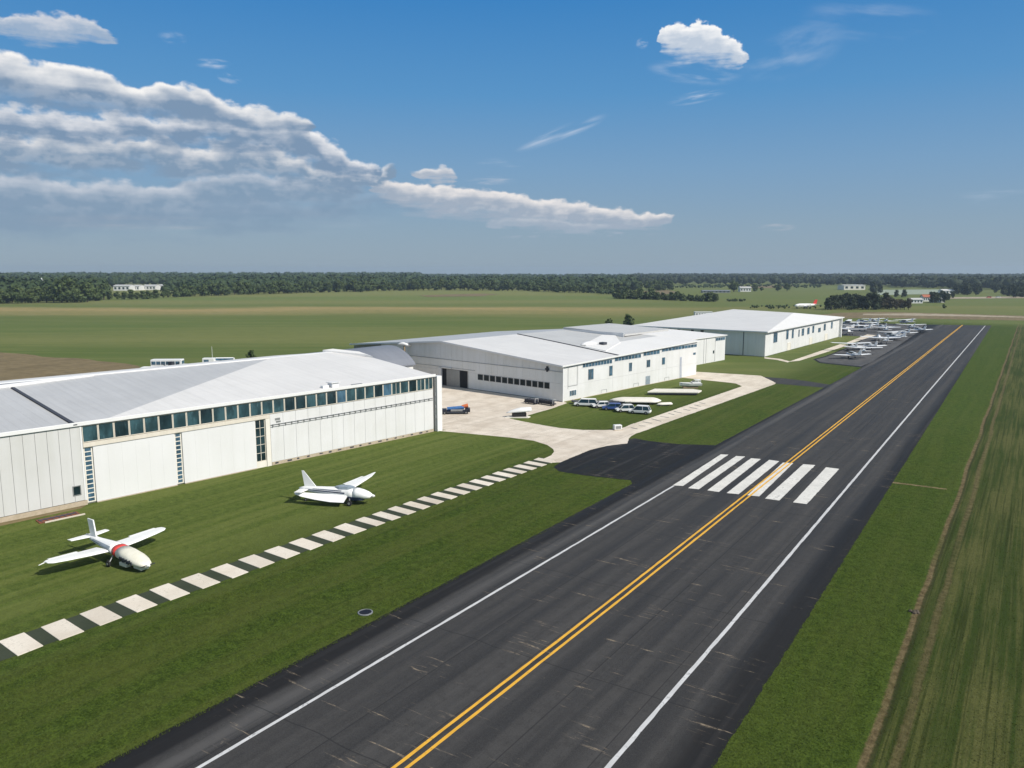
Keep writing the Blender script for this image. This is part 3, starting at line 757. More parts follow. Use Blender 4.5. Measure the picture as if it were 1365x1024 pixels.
# set-back extension at the rear
w = MB(); w.box(-58, -10.9, Y2 - .08, 96.5, 0, 7.7); w.build('wall_extension', M['wall2'], H2.o)
w = MB(); w.slab([(-10.5, Y2 + .35, 7.9), (-10.5, 97, 7.9), (XR2, 97, 8.9), (XR2, Y2 + .35, 9.6)], .2); w.slab([(XR2, Y2 + .35, 9.6), (XR2, 97, 8.9), (-58.5, 97, 7.9), (-58.5, Y2 + .35, 7.9)], .2); w.build('roof', M['roof_bright'], H2.o)
for px in (938, 941, 953):
    ya, _ = H2.on(px, 470, 'x', -10.9); w = MB(); w.box(-10.9, -10.87, ya - .05, ya + .05, .1, 7.6); w.build('wall_seam', M['joint'], H2.o)
ya, _ = H2.on(954, 452, 'x', -10.9); window_x(H2, ya, 96.2, 6.3, 7.4, -10.9, 'blue_glass', 'trim', 3, .09, 'window_strip')
ya, _ = H2.on(950, 475, 'x', -10.9); window_x(H2, ya, ya + .9, 2.6, 3.6, -10.9, 'dark_glass', 'steel', 0, .1)

# flood lamp on a post by the gable
xg, zg = H2.on(539, 466, 'y', -1.5)
q = H2.R.transposed() @ Vector((xg, -1.5)) + H2.org
fl = thing('lamp_post', (q.x, q.y, 0), 0, 'weathered wooden post with a white lamp head in front of the gable end', 'lamp post')
w = MB(); w.tube((0, 0, 0), (0, 0, 9.0), .32, 8, .24); w.build('post', M['wood'], fl)
w = MB(); rows = []
for i in range(9):
    t = i / 8; r = .62 * math.sin(math.pi * min(.97, max(.04, t))) ** .6
    rows.append([(-1.7 + 3.4 * t, r * math.cos(a) * .8, 9.35 + .2 * math.sin(t * 5) + r * .7 * math.sin(a)) for a in [2 * math.pi * k / 10 for k in range(10)]])
o = w.rings(rows).build('lamp_head', M['trim'], fl, smooth=True); o.rotation_euler = (0, 0, YAW)

# ------------------------------------------------------------------ hangar 3 (far, hipped)
ang3 = math.atan2(3.74, 87.1)
H3 = Bld('hipped_hangar', -71.7, 255.5, ang3, 'farthest white hangar with a wide low hipped roof and tall narrow side windows', 'hangar')
ZE3, Y3, X3 = 8.15, 94., -47.5
w = MB(); w.box(X3, -.2, .2, Y3, 0, ZE3 - .05); w.build('wall_core', M['wall_gap'], H3.o)
w = MB(); x = 0.; k = 0
while x > X3:
    wd = 2.6 if k % 3 else 3.2; x1 = max(x - wd, X3); w.box(x1 + .04, x, 0, .2, .15, 6.2 if k > 4 else 8.1)
    if k > 4: w.box(x1 + .04, x, -.02, .2, 6.24, 8.1)
    x = x1; k += 1
w.build('wall', M['wall_grey'], H3.o)
w = MB(); xa, _ = H3.on(991, 455, 'y'); w.box(xa - .12, xa + .12, -.03, 0, .2, 8.0); w.build('door_seam', M['joint'], H3.o)
for px in (851, 873, 884, 893, 905, 923, 936):
    xa, za = H3.on(px, 441, 'y'); window_y(H3, xa - .55, xa + .55, 6.7, 7.8, -.02, 'dark_glass', 'steel', 0, .1)
w = MB(); yy = .05
while yy < Y3: w.box(-.2, 0, yy, min(yy + 4.6, Y3) - .04, .12, 8.1); yy += 4.6
w.build('wall', M['wall2'], H3.o)
for p0, p1, q0, q1, mm in ((1031, 1036.2, 442.5, 456.7, 1), (1048, 1051, 440, 452.4, 0), (1055.5, 1057.9, 439, 451, 0), (1064.2, 1065.7, 439.5, 449, 0), (1068.6, 1071.7, 437.8, 447.6, 0), (1076, 1079, 436.7, 445.7, 0),
                           (1082.7, 1085.2, 434.4, 443.8, 0), (1090.5, 1093.8, 437, 443, 1), (1098, 1100.6, 431.6, 440.5, 0), (1107.6, 1109.8, 429, 438, 0)):
    ya, _ = H3.on(p0, (q0 + q1) / 2); yb, _ = H3.on(p1, (q0 + q1) / 2); _, za = H3.on((p0 + p1) / 2, q1); _, zb = H3.on((p0 + p1) / 2, q0)
    window_x(H3, ya, min(yb, Y3 - .2), za, min(zb, 7.6), .0, 'blue_glass', 'steel', mm, .14)
for px, py in ((1051.5, 462), (1080.5, 455), (1101, 448.5)):
    ya, _ = H3.on(px, py); w = MB(); w.box(.002, .10, ya - 2., ya - 1.85, .1, 2.8); w.box(.002, .10, ya + 1.85, ya + 2., .1, 2.8); w.box(.002, .10, ya - 1.85, ya + 1.85, 2.65, 2.8); w.box(.002, .03, ya - 1.85, ya + 1.85, .1, 2.65)
    w.build('door', M['cover'], H3.o)
e = .9; rz = 11.2; yr = 70.
roofp = [(e, -e, ZE3 + .15), (e, Y3 + 4, ZE3 + .15), (X3 - e, Y3 + 4, ZE3 + .15), (X3 - e, -e, ZE3 + .15)]
r0, r1 = (-12, yr, rz - .3), (X3 + 9, yr + 4, rz + .2)  # shading put into slope colours: sunward hip bright, averted slopes darker
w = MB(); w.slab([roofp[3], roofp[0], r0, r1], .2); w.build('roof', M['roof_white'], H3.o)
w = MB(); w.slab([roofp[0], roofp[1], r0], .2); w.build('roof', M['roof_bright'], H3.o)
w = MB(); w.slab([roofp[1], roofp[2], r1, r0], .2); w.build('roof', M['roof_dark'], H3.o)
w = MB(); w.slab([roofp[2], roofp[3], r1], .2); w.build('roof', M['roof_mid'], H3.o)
w = MB(); w.box(e - .02, e + .12, -e, Y3 + 4, ZE3 - .2, ZE3 + .2); w.box(X3 - e, e - .02, -e - .12, -e, ZE3 - .2, ZE3 + .2); w.build('fascia', M['trim'], H3.o)
w = MB(); w.box(-.05, 1.0, Y3 + .05, Y3 + 1.1, 0, ZE3); w.build('pilaster', M['trim'], H3.o)
print('H1 ridge', H1.proj(XR, YR, ZR), 'want 462,467;', H1.proj(.6, YR, 10), 'want 580,499;', H1.proj(XR, 10, ZR), ' H2', H2.proj(XR2, 0, RZ2), 'want 585,457', H2.proj(0, 0, Z2), 'want 750,486', H2.proj(0, Y2, Z2), 'want 930,452', H2.proj(-11, 96.4, 7.8), 'want 963,447')
print('H2 seam', H2.proj(0, ys2, Z2), 'want 819,472', H2.proj(XR2, ys2, RZ2), 'want 692,449', 'monitor', H2.proj(XR2, 44, 11.4), 'want 769,437', ' H3', H3.proj(0, 0, 8.2), 'want 1019,442', H3.proj(X3, 0, 8.2), 'want 840,435', H3.proj(0, Y3 + 4, 8.2), 'want 1117,422', H3.proj(r1[0], yr, rz), H3.proj(r0[0], yr, rz), H3.proj(X3, Y3, 8.2), 'want 985,414')
print('joint', H1.proj(.5, 8.5, 9.9), 'want 100,560', H1.proj(-21, 8.5, 12.5), 'want 12,524')

# ------------------------------------------------------------------ aircraft
def ell(y, zc, rx, rz, n=16, sq=1.0):
    out = []
    for k in range(n):
        a = 2 * math.pi * k / n; c, s_ = math.cos(a), math.sin(a)
        out.append((rx * math.copysign(abs(c) ** sq, c), y, zc + rz * math.copysign(abs(s_) ** sq, s_)))
    return out
def loft(secs, n=16, sq=.85): return MB().rings([ell(*s_, n=n, sq=sq) for s_ in secs])
def wing(secs):
    """secs: (span x, leading edge y, chord, z, thickness)"""
    prof = [(0, 0), (.06, .42), (.25, .5), (.55, .38), (1, .04), (1, -.04), (.55, -.18), (.25, -.28), (.06, -.3)]
    return MB().rings([[(x, ly - u * ch, z + t * th) for u, t in prof] for x, ly, ch, z, th in secs])
def wheel(parent, x, y, r, w_, z=None):
    z = r if z is None else z
    m_ = MB(); m_.rings([[(x + dx, y + q * math.cos(a), z + q * math.sin(a)) for a in [2 * math.pi * k / 14 for k in range(14)]] for dx, q in ((-w_ / 2, r * .7), (-w_ / 2 + .03, r), (w_ / 2 - .03, r), (w_ / 2, r * .7))])
    o = m_.build('wheel', M['rubber'], parent)
    m_ = MB(); m_.tube((x - w_ / 2 - .015, y, z), (x + w_ / 2 + .015, y, z), r * .45, 10); m_.build('hub', M['steel'], o)
    return o
def prop(parent, y, z, r):
    m_ = MB(); 
    for s_ in (1, -1): m_.add([(s_ * .05, y, z - .07), (s_ * r, y + .02, z - .03), (s_ * r, y + .05, z + .05), (s_ * .05, y + .06, z + .09), (s_ * .05, y - .03, z - .07), (s_ * r, y, z - .03), (s_ * r, y + .02, z + .05), (s_ * .05, y + .02, z + .09)], [(0, 1, 2, 3), (4, 7, 6, 5), (0, 4, 5, 1), (1, 5, 6, 2), (2, 6, 7, 3), (3, 7, 4, 0)])
    o = m_.build('propeller', M['joint'], parent)
    m_ = MB(); m_.rings([ell(y - .05, z, .2, .2, 10), ell(y + .12, z, .17, .17, 10), ell(y + .3, z, .06, .06, 10)]); m_.build('spinner', M['plane_white'], o)

# plane with the red band; nose towards the runway. local +Y = nose
A1 = thing('light_aircraft', (-73.0, 39.0, 0), rad(-90), 'white aircraft with a red band across its body, parked nose to the runway', 'aircraft')
loft([(-4.4, 1.70, .08, .10), (-3.6, 1.60, .26, .22), (-2.0, 1.48, .40, .32), (-.6, 1.42, .56, .42), (.6, 1.36, .68, .50), (1.35, 1.30, .74, .54)]).build('fuselage', M['plane_white'], A1, smooth=True)
loft([(1.40, 1.295, .76, .56), (1.7, 1.27, .785, .565), (1.95, 1.245, .81, .572)]).build('red_band', M['plane_red'], A1, smooth=True)
loft([(2.1, 1.23, .805, .565), (3.2, 1.14, .87, .57), (4.4, 1.00, .88, .51), (5.3, .86, .76, .40), (5.9, .78, .55, .27), (6.2, .74, .30, .13)]).build('cowling', M['plane_cream'], A1, smooth=True)
m_ = MB()
for k in range(9):
    yy = 3.0 + k * .22; zz = 1.26 - (k * .018); rr = .92 - max(0, k - 4) * .02; zz -= .16
    m_.box(rr * .93, rr * 1.03, yy, yy + .16, zz - .22 + .08 * math.sin(k * 2), zz + .12 + .06 * math.sin(k * 3)); m_.box(-rr * 1.03, -rr * .93, yy, yy + .16, zz - .22, zz + .1)
m_.build('cowl_vents', M['joint'], A1)
m_ = MB(); m_.box(-.4, .4, 4.4, 5.7, .22, .55); m_.box(.3, .8, 2.7, 3.9, .25, .6); m_.box(-.8, -.3, 2.7, 3.9, .25, .6); m_.build('undertray', M['plane_cream'], A1, bevel=.06)
m_ = MB()   # canopy glazing: a band on each upper side
for s_ in (1, -1):
    m_.rings([[(s_ * rx * math.cos(a) * 1.11, y, zc + rz * math.sin(a) * 1.11) for a in (.02, .35, .7)] + [(s_ * rx * math.cos(a) * .94, y, zc + rz * math.sin(a) * .94) for a in (.7, .35, .02)] for y, zc, rx, rz in ((-2.7, 1.51, .33, .27), (-1.6, 1.465, .45, .35), (-.6, 1.42, .56, .42), (.5, 1.365, .67, .49), (.95, 1.335, .71, .52))])
m_.build('side_windows', M['plane_grey'], A1)
for s_ in (1, -1):
    o = wing([(s_ * .8, 1.0, 2.15, 1.25, .30), (s_ * 2.4, .85, 1.95, 1.32, .26), (s_ * 4.4, .55, 1.65, 1.42, .2), (s_ * 5.5, .30, 1.35, 1.48, .14), (s_ * 5.85, -.05, .75, 1.5, .08)]).build('wing', M['plane_white'], A1, smooth=False)
    wing([(s_ * 2.6, -1.10, .36, 1.33, .05), (s_ * 5.3, -1.02, .3, 1.47, .04)]).build('aileron', M['plane_white'], o)
m_ = MB(); m_.tube((5.5, -.75, 1.46), (6.4, -.6, 1.36), .07, 6, .03); m_.build('wing_tip_probe', M['plane_white'], A1)
m_ = MB(); m_.rings([[(dx + .02 * k, yy, zz) for dx, yy in ((-.06, -2.5 - .32 * k), (.06, -2.5 - .32 * k), (.05, -3.55 - .30 * k), (-.05, -3.55 - .30 * k))] for k, zz in ((0, 1.75), (.5, 2.6), (1, 3.35), (1.1, 3.5))]); m_.build('tail_fin', M['plane_white'], A1)
wing([(-1.9, -3.6, .8, 1.72, .08), (0, -3.2, 1.25, 1.70, .14), (1.9, -3.6, .8, 1.72, .08)]).build('tailplane', M['plane_white'], A1)
wheel(A1, 1.25, 1.6, .32, .2); wheel(A1, -1.25, 1.6, .32, .2); wheel(A1, 0, 5.2, .28, .18)
m_ = MB(); 
for x in (1.25, -1.25): m_.tube((x * .5, 1.5, 1.0), (x * .94, 1.6, .34), .06, 6)
m_.build('wheel_struts', M['steel'], A1)
prop(A1, 6.18, .75, .72)

# white plane with tall fin, one wing folded back
hd = math.atan2(3.7, 8.4)
A2 = thing('light_aircraft', (-68.9, 64.4, 0), rad(-90) + hd, 'white aircraft with tall pointed tail fin and navy stripes, parked on the lawn', 'aircraft')
loft([(-4.5, 1.62, .08, .10), (-3.9, 1.60, .24, .28), (-2.4, 1.52, .42, .40), (-.8, 1.45, .56, .50), (.8, 1.42, .68, .58), (2.0, 1.38, .74, .62), (2.6, 1.35, .78, .64)]).build('fuselage', M['plane_white'], A2, smooth=True)
loft([(2.6, 1.35, .79, .64), (3.1, 1.33, .82, .62), (3.7, 1.26, .80, .54), (4.3, 1.17, .66, .41), (4.7, 1.10, .42, .26), (4.85, 1.08, .16, .10)]).build('cowling', M['plane_white'], A2, smooth=True)
m_ = MB()
for s_ in (1, -1):
    for z0, z1, ya, yb in ((-.05, .10, -3.6, 1.6), (.22, .30, -2.6, 1.2), (-.35, -.25, -3.0, .4)):
        rows = []
        for k in range(8):
            y = ya + (yb - ya) * k / 7
            f = np.interp(y, [-4.5, -3.9, -2.4, -.8, .8, 2.0], [.08, .24, .42, .56, .68, .74]); g_ = np.interp(y, [-4.5, -3.9, -2.4, -.8, .8, 2.0], [.1, .28, .40, .50, .58, .62]); zc = 1.6 - .03 * (y + 4)
            q = [(z0 * 1.0) * g_ / .6, z1 * g_ / .6]
            xs = [f * math.sqrt(max(.05, 1 - (v_ / g_) ** 2)) for v_ in q]
            rows.append([(s_ * xs[0] * 1.04, y, zc + q[0]), (s_ * xs[1] * 1.04, y, zc + q[1]), (s_ * xs[1] * .9, y, zc + q[1]), (s_ * xs[0] * .9, y, zc + q[0])])
        m_.rings(rows)
m_.build('side_stripes', M['plane_navy'], A2)
m_ = MB(); m_.rings([[(x, y, z) for x, z in ((-.66 * q, .62), (.66 * q, .62), (.78 * q, 1.02), (-.78 * q, 1.02))] for y, q in ((1.6, .7), (2.2, 1.), (3.4, 1.02), (3.9, .8))]); m_.build('engine_bay', M['plane_navy'], A2)
m_ = MB(); m_.rings([[(s2 * .55 * q, y, 2.0 + dz) for s2, dz in ((-1, -.12), (1, -.12), (.8, .18 * q), (-.8, .18 * q))] for y, q in ((.2, .4), (.8, 1.), (1.9, 1.), (2.6, .5))]); m_.build('canopy', M['plane_grey'], A2)
o = wing([(-.5, 1.75, 2.0, 1.45, .28), (-2.4, 2.15, 1.75, 1.62, .22), (-4.4, 2.55, 1.35, 1.80, .16), (-5.7, 2.75, .85, 1.92, .1), (-7.2, 2.72, .22, 2.05, .04)]).build('wing', M['plane_white'], A2)
wing([(-2.6, .36, .34, 1.62, .05), (-5.6, 1.65, .26, 1.88, .04)]).build('aileron', M['plane_white'], o)
wing([(0, 0, .30, 0, .30), (.01, 0, .3, 0, .3)])
m_ = MB()   # near wing folded back along the body
prof = [(0, 0), (.06, .42), (.25, .5), (.55, .38), (1, .04), (1, -.04), (.55, -.18), (.25, -.28), (.06, -.3)]
m_.rings([[(1.05 + off + (u - .4) * ch * .85, yy, .92 + zz + t * th + (u - .4) * ch * -.32) for u, t in prof] for yy, off, ch, zz, th in ((1.9, .0, 1.5, 0, .28), (.2, .05, 1.6, .05, .24), (-1.8, .08, 1.3, .16, .18), (-3.6, .02, .9, .28, .12), (-4.6, -.06, .4, .36, .06))])
m_.build('folded_wing', M['plane_white'], A2)
m_ = MB(); m_.rings([[(-.07 * q, y0, z), (.07 * q, y0, z), (.06 * q, y1, z), (-.06 * q, y1, z)] for y0, y1, z, q in ((-2.2, -3.75, 1.8, 1), (-2.85, -3.88, 2.6, .9), (-3.4, -4.0, 3.3, .7), (-3.85, -4.1, 3.85, .4))]); m_.build('tail_fin', M['plane_white'], A2)
wing([(-1.7, -3.5, .9, 1.55, .08), (0, -3.1, 1.3, 1.55, .14), (1.7, -3.5, .9, 1.55, .08)]).build('tailplane', M['plane_white'], A2)
wheel(A2, 1.05, 2.3, .34, .22); wheel(A2, -1.05, 2.3, .34, .22); wheel(A2, 0, -3.7, .2, .14)
m_ = MB(); 
for x in (1.05, -1.05): m_.tube((x * .6, 2.2, .95), (x * .9, 2.3, .34), .07, 6)
m_.tube((0, -3.7, 1.4), (0, -3.7, .2), .04, 6); m_.build('wheel_struts', M['steel'], A2)
prop(A2, 4.88, 1.10, .85)

# the many parked planes on the far apron
def high_wing(label, cat='aircraft', stripe='plane_navy', low=False):
    a = thing('parked_aircraft', (0, 0, 0), 0, label, cat, 'aircraft parked on the far apron')
    loft([(-4.3, 1.5, .06, .1), (-3.2, 1.45, .22, .26), (-1.4, 1.36, .46, .46), (-.4, 1.38, .60, .66), (.9, 1.35, .62, .68), (1.5, 1.2, .55, .5), (2.5, 1.12, .46, .42), (2.8, 1.1, .2, .2)], 12).build('fuselage', M['plane_white'], a, smooth=True)
    z = .95 if low else 2.1
    wing([(-5.8, .95, 1.6, z + .28, .12), (-2.5, 1.15, 2.1, z + .1, .2), (0, 1.2, 2.2, z, .24), (2.5, 1.15, 2.1, z + .1, .2), (5.8, .95, 1.6, z + .28, .12)]).build('wing', M['plane_white'], a)
    wing([(-1.7, -3.3, .8, 1.5, .08), (0, -3.1, 1.1, 1.5, .1), (1.7, -3.3, .8, 1.5, .08)]).build('tailplane', M['plane_white'], a)
    m_ = MB(); m_.rings([[(-.05, y0, z), (.05, y0, z), (.05, y1, z), (-.05, y1, z)] for y0, y1, z in ((-2.6, -4.2, 1.65), (-3.3, -4.35, 2.5), (-3.7, -4.4, 2.95))]); m_.build('tail_fin', M['plane_white'], a)
    m_ = MB(); m_.rings([[(s2 * q, y, zz) for s2, zz in ((-.63, 1.45), (.63, 1.45), (.5, 1.98), (-.5, 1.98))] for y, q in ((-.9, .8), (-.2, 1.0), (.9, 1.03), (1.45, .82))]); m_.build('cabin_windows', M['dark_glass'], a)
    m_ = MB(); m_.rings([[(s2 * q, y, zz) for s2, zz in ((-.49, 1.15), (.49, 1.15), (.49, 1.28), (-.49, 1.28))] for y, q in ((-2.9, .55), (-1.4, .98), (0, 1.28), (1.2, 1.28), (2.4, .98))]); m_.build('side_stripe', M[stripe], a)
    wheel(a, 1.1, .3, .25, .16); wheel(a, -1.1, .3, .25, .16); wheel(a, 0, 2., .22, .14)
    m_ = MB(); m_.tube((.5, .3, 1.), (1.05, .3, .28), .05, 6); m_.tube((-.5, .3, 1.), (-1.05, .3, .28), .05, 6); m_.tube((0, 2., .9), (0, 2., .22), .05, 6); m_.build('wheel_struts', M['steel'], a)
    prop(a, 2.8, 1.1, .9)
    return a
hw_p = [high_wing('x', stripe='plane_navy'), high_wing('x', stripe='blue', low=True), high_wing('x', stripe='plane_red')]
spots = [  # pixel of the place on the apron, heading, kind, label
    (1206, 433, 20, 0, 'white parked aircraft at the far edge of the apron, rightmost of the back row'),
    (1214, 440, -8, 0, 'white parked aircraft between the one at the far edge and the one nearest the runway'),
    (1224, 443.5, 8, 1, 'low wing white aircraft parked closest to the runway edge'),
    (1150, 432, 30, 1, 'low wing white aircraft in the back row, leftmost near the hangar corner'),
    (1164, 431.5, 10, 0, 'white parked aircraft second from the hangar corner in the back row'),
    (1181, 430.8, -15, 1, 'low wing white aircraft third from the hangar corner in the back row'),
    (1131, 434.5, 60, 0, 'white parked aircraft wedged beside the hangar corner, behind its neighbours'),
    (1143, 437.5, -20, 1, 'low wing white aircraft in the second row, nearest the hangar'),
    (1160, 437, 25, 2, 'white aircraft with a red stripe in the second row of the far apron'),
    (1175, 439.5, 0, 1, 'low wing white aircraft at the runway end of the second row'),
    (1125, 441, 80, 1, 'low wing white aircraft close to the end wall of the hipped hangar'),
    (1150, 441.5, 15, 0, 'white parked aircraft in the middle of the third row'),
    (1180, 443.5, -12, 0, 'white parked aircraft at the right end of the third row'),
    (1132, 446.5, -30, 0, 'white parked aircraft on the turf edge below the hangar corner'),
    (1204, 447.5, 5, 1, 'long low wing white aircraft alone between the cluster and the runway shoulder'),
    (1187, 450.5, 20, 0, 'white parked aircraft just beyond the end of the short concrete path'),
    (1171, 454, -25, 1, 'low wing white aircraft beside the upper end of the short concrete path'),
    (1191, 453.5, 35, 1, 'low wing white aircraft, right of the one beside the short concrete path'),
    (1178, 458.5, -5, 0, 'white parked aircraft in front of the pair by the short concrete path'),
    (1158, 466, 8, 1, 'low wing white aircraft with its wings level, below the short concrete path'),
    (1134, 467.5, 0, 0, 'white parked aircraft standing partly on the turf at the lower apron'),
    (1150, 472.5, -14, 0, 'white parked aircraft, second nearest to the camera on the far apron'),
    (1136, 478, 10, 1, 'low wing white aircraft nearest the camera at the bottom of the far apron'),
]
used = set()
for px, py, hdg, kd, lab in spots:
    o = hw_p[kd] if kd not in used else copy_tree(hw_p[kd]); used.add(kd)
    q = P(px, py); o.location = (q.x, q.y, .02); o.rotation_euler = (0, 0, YAW + rad(hdg)); o['label'] = lab
    k_ = rng.uniform(1.02, 1.2); o.scale = (k_, k_, k_)

# large white aircraft with red tail far behind
q = P(1073, 411.5)
a3 = thing('airliner', (q.x, q.y, 0), YAW + rad(108), 'white twin aircraft with a red tail standing in the far field', 'aircraft', scale=1.)
loft([(-10, 2.9, .15, .3), (-7, 2.7, .8, .8), (-3, 2.4, 1.3, 1.3), (5, 2.4, 1.35, 1.35), (7.5, 2.3, 1.1, 1.1), (9, 2.1, .4, .5)]).build('fuselage', M['plane_white'], a3, smooth=True)
for s_ in (1, -1):
    o = wing([(s_ * 1., 2.2, 3.2, 1.9, .4), (s_ * 6, .8, 2.2, 2.4, .28), (s_ * 10, -.6, 1.2, 2.8, .15)]).build('wing', M['plane_white'], a3)
    w = loft([(-.8, 1.9, .3, .3), (0, 1.85, .6, .6), (2.4, 1.8, .6, .6)]); w.v = [(x + s_ * 3.6, y + .6, z - .3) for x, y, z in w.v]; w.build('engine', M['steel'], o, smooth=True)
m_ = MB(); m_.rings([[(-.1, y0, z), (.1, y0, z), (.1, y1, z), (-.1, y1, z)] for y0, y1, z in ((-6.5, -9.8, 3.2), (-8.3, -10.6, 6.4))]); m_.build('tail_fin', M['plane_red'], a3)
wing([(-3.6, -9.0, 1.2, 3.2, .12), (0, -8, 2.0, 3.1, .2), (3.6, -9.0, 1.2, 3.2, .12)]).build('tailplane', M['plane_white'], a3)
m_ = MB(); 
for s_ in (1, -1):
    for k in range(14): m_.box(s_ * 1.28 - .06, s_ * 1.28 + .06, -4 + k * .75, -3.6 + k * .75, 2.6, 3.0)
m_.build('cabin_windows', M['dark_glass'], a3)
for x, y in ((1.6, -.5), (-1.6, -.5), (0, 6.5)): wheel(a3, x, y, .45, .35)

# ------------------------------------------------------------------ vehicles and odd things on the lawn and aprons
def car(name, loc, rz, label, paint, L=4.4, Wd=1.78, Hh=1.45, van=False, cat='car', group=None):
    t = thing(name, loc, rz, label, cat, group)
    h = L / 2; zb = .32; wb = .82 if not van else 1.0
    prof = [(-h, zb + .1), (-h + .05, wb - .1), (-h + .25, wb), (h - 1.0, wb - .02), (h - .15, wb - .2), (h, zb + .2), (h - .1, zb), (-h + .1, zb)]
    m_ = MB(); m_.rings([[(x * k, y, z) for y, z in prof] for x, k in ((-Wd / 2 + .06, 1), (-Wd / 2, 1), (Wd / 2, 1), (Wd / 2 - .06, 1))][1:3])
    m_.build('body', M[paint], t, bevel=.06)
    ya, yb = (-h + .12, h - 1.55)
    if van: ya, yb = (-h + .05, h - 1.0)
    m_ = MB(); m_.rings([[(-Wd / 2 + .04, ya, wb - .02), (Wd / 2 - .04, ya, wb - .02), (Wd / 2 - .04, yb + .75, wb - .02), (-Wd / 2 + .04, yb + .75, wb - .02)], [(-Wd / 2 + .2, ya + .42, Hh - .06), (Wd / 2 - .2, ya + .42, Hh - .06), (Wd / 2 - .2, yb, Hh - .06), (-Wd / 2 + .2, yb, Hh - .06)]])
    m_.build('windows', M['dark_glass'], t)
    m_ = MB(); m_.box(-Wd / 2 + .18, Wd / 2 - .18, ya + .38, yb + .03, Hh - .07, Hh)
    for s_ in (1, -1):
        for y0_, y1_ in ((ya + .02, ya + .40), (yb + .70, yb + .02), ((ya + yb) / 2 + .1, (ya + yb) / 2 + .1)):
            m_.tube((s_ * (Wd / 2 - .05), y0_, wb), (s_ * (Wd / 2 - .2), y1_, Hh - .05), .05, 5)
    m_.build('roof', M[paint], t, bevel=.03)
    for s_ in (1, -1):
        for y in (-h + .85, h - .85): wheel(t, s_ * (Wd / 2 - .08), y, .33, .22)
        m_ = MB(); m_.box(s_ * Wd / 2 * .82 - .16, s_ * Wd / 2 * .82 + .16, h - .1, h - .02, .55, .68); m_.build('headlight', M['pale_glass'], t)
    return t
q = P(781, 541.5); car('estate_car', (q.x, q.y, 0), YAW + rad(80), 'white estate car parked on the lawn by the corner of the gabled hangar', 'white_body', 5.0, 1.9, 1.6)
q = P(801, 543.5); car('small_car', (q.x, q.y, 0), YAW + rad(96), 'white low car between the estate car and the blue car on the lawn', 'white_body', 3.8, 1.7, 1.3)
q = P(816, 546.5); car('blue_car', (q.x, q.y, 0), YAW + rad(85), 'blue car in the row of vehicles on the lawn', 'blue_body', 4.2, 1.75, 1.4)
q = P(833, 549); car('compact_car', (q.x, q.y, 0), YAW + rad(95), 'white car right next to the blue car on the lawn', 'white_body', 3.9, 1.8, 1.5)
q = P(853, 551.5); car('pickup', (q.x, q.y, 0), YAW + rad(70), 'white car at the end of the row nearest the striped walkway', 'white_body', 4.3, 1.8, 1.65)
# dark planks lying behind the vehicles
q = P(806, 538.5); t = thing('trailer_bed', (q.x, q.y, 0), YAW + rad(-3.), 'long low dark trailer bed behind the row of vehicles', 'trailer')
m_ = MB(); m_.box(-7, 6, -.9, .9, .45, .62)
for k in range(11): m_.box(-6.8 + k * 1.2, -6.7 + k * 1.2, -1., 1., .62, .72)
m_.build('deck', M['navy_body'], t, bevel=.02)
for x in (-4, -3, 3, 4):
    o = wheel(t, 0, 0, .3, .25); o.rotation_euler = (0, 0, rad(90)); o.location = (x, -.6, 0)

def hull(name, loc, rz, label, cat, L, Wd, Hh, lift=.3, mat='cover', nose=.25, group=None, shade=True):
    """smooth long cover / glider part with a tapered end, resting on trestles"""
    t = thing(name, loc, rz, label, cat, group)
    m_ = MB(); rows = []
    for i in range(15):
        u = i / 14; k = min(1, (u / nose) ** .6 if u < nose else 1) * min(1, ((1 - u) / (nose * .6)) ** .5 if 1 - u < nose * .6 else 1)
        k = max(k, .05)
        rows.append([(-L / 2 + L * u, Wd / 2 * k * math.cos(a), lift + Hh * (.25 + .75 * k) * max(0, math.sin(a)) * .96 + (0 if math.sin(a) > 0 else 0)) for a in [math.pi * j / 8 for j in range(9)]])
    m_.rings(rows).build('shell', M[mat], t, smooth=True)
    for x in (-L * .28, L * .28):
        m_ = MB(); m_.box(x - .12, x + .12, -Wd * .35, Wd * .35, 0, lift + .02); m_.build('trestle', M['wood'], t)
    return t
q = P(847, 537.5); t = hull('glider_cover', (q.x, q.y, 0), YAW + rad(-4), 'long white rounded cover on the lawn behind the row of vehicles', 'cover', 10.8, 4.6, .75, .5)
q = P(886, 541); hull('glider_cover', (q.x, q.y, 0), YAW + rad(14), 'short white tapered cover at the walkway end of the long rounded one', 'cover', 3.6, 1.1, .5, .25)
q = P(898, 525.5); t = thing('flat_trailer', (q.x, q.y, 0), YAW + rad(-3), 'long flat white trailer with slanting end on the lawn by the hangar', 'trailer')
m_ = MB(); m_.prism([(-6.2, -1.9), (5.2, -2.0), (6.4, .6), (4.8, 2.5), (-4.0, 2.6)], .55, .85); m_.build('deck', M['cover'], t, bevel=.05)
m_ = MB(); m_.box(-6.0, 5.0, -1.85, -1.75, .25, .55); m_.box(-5.5, 4.8, -.1, .1, .3, .55); m_.build('frame', M['joint'], t)
for x in (-4.2, 4.4):
    for y in (-1.5, 1.5): o = wheel(t, 0, 0, .27, .22); o.rotation_euler = (0, 0, rad(90)); o.location = (x, y, 0)
q = P(920, 517.5); t = thing('motor_boat', (q.x, q.y, 0), YAW + rad(5), 'small white boat with windscreen on the lawn beside the concrete pad', 'boat')
m_ = MB(); rows = []
for i in range(11):
    u = i / 10; k = min(1., ((u + .04) * 2.2) ** .55); rows.append([(-2.6 + 5.2 * u, s_ * 1.0 * k * c_, z + .25 * (1 - k)) for s_, c_, z in ((-1, 1, 1.25), (-1, .8, .7), (-.4, .7, .4), (.4, .7, .4), (1, .8, .7), (1, 1, 1.25))])
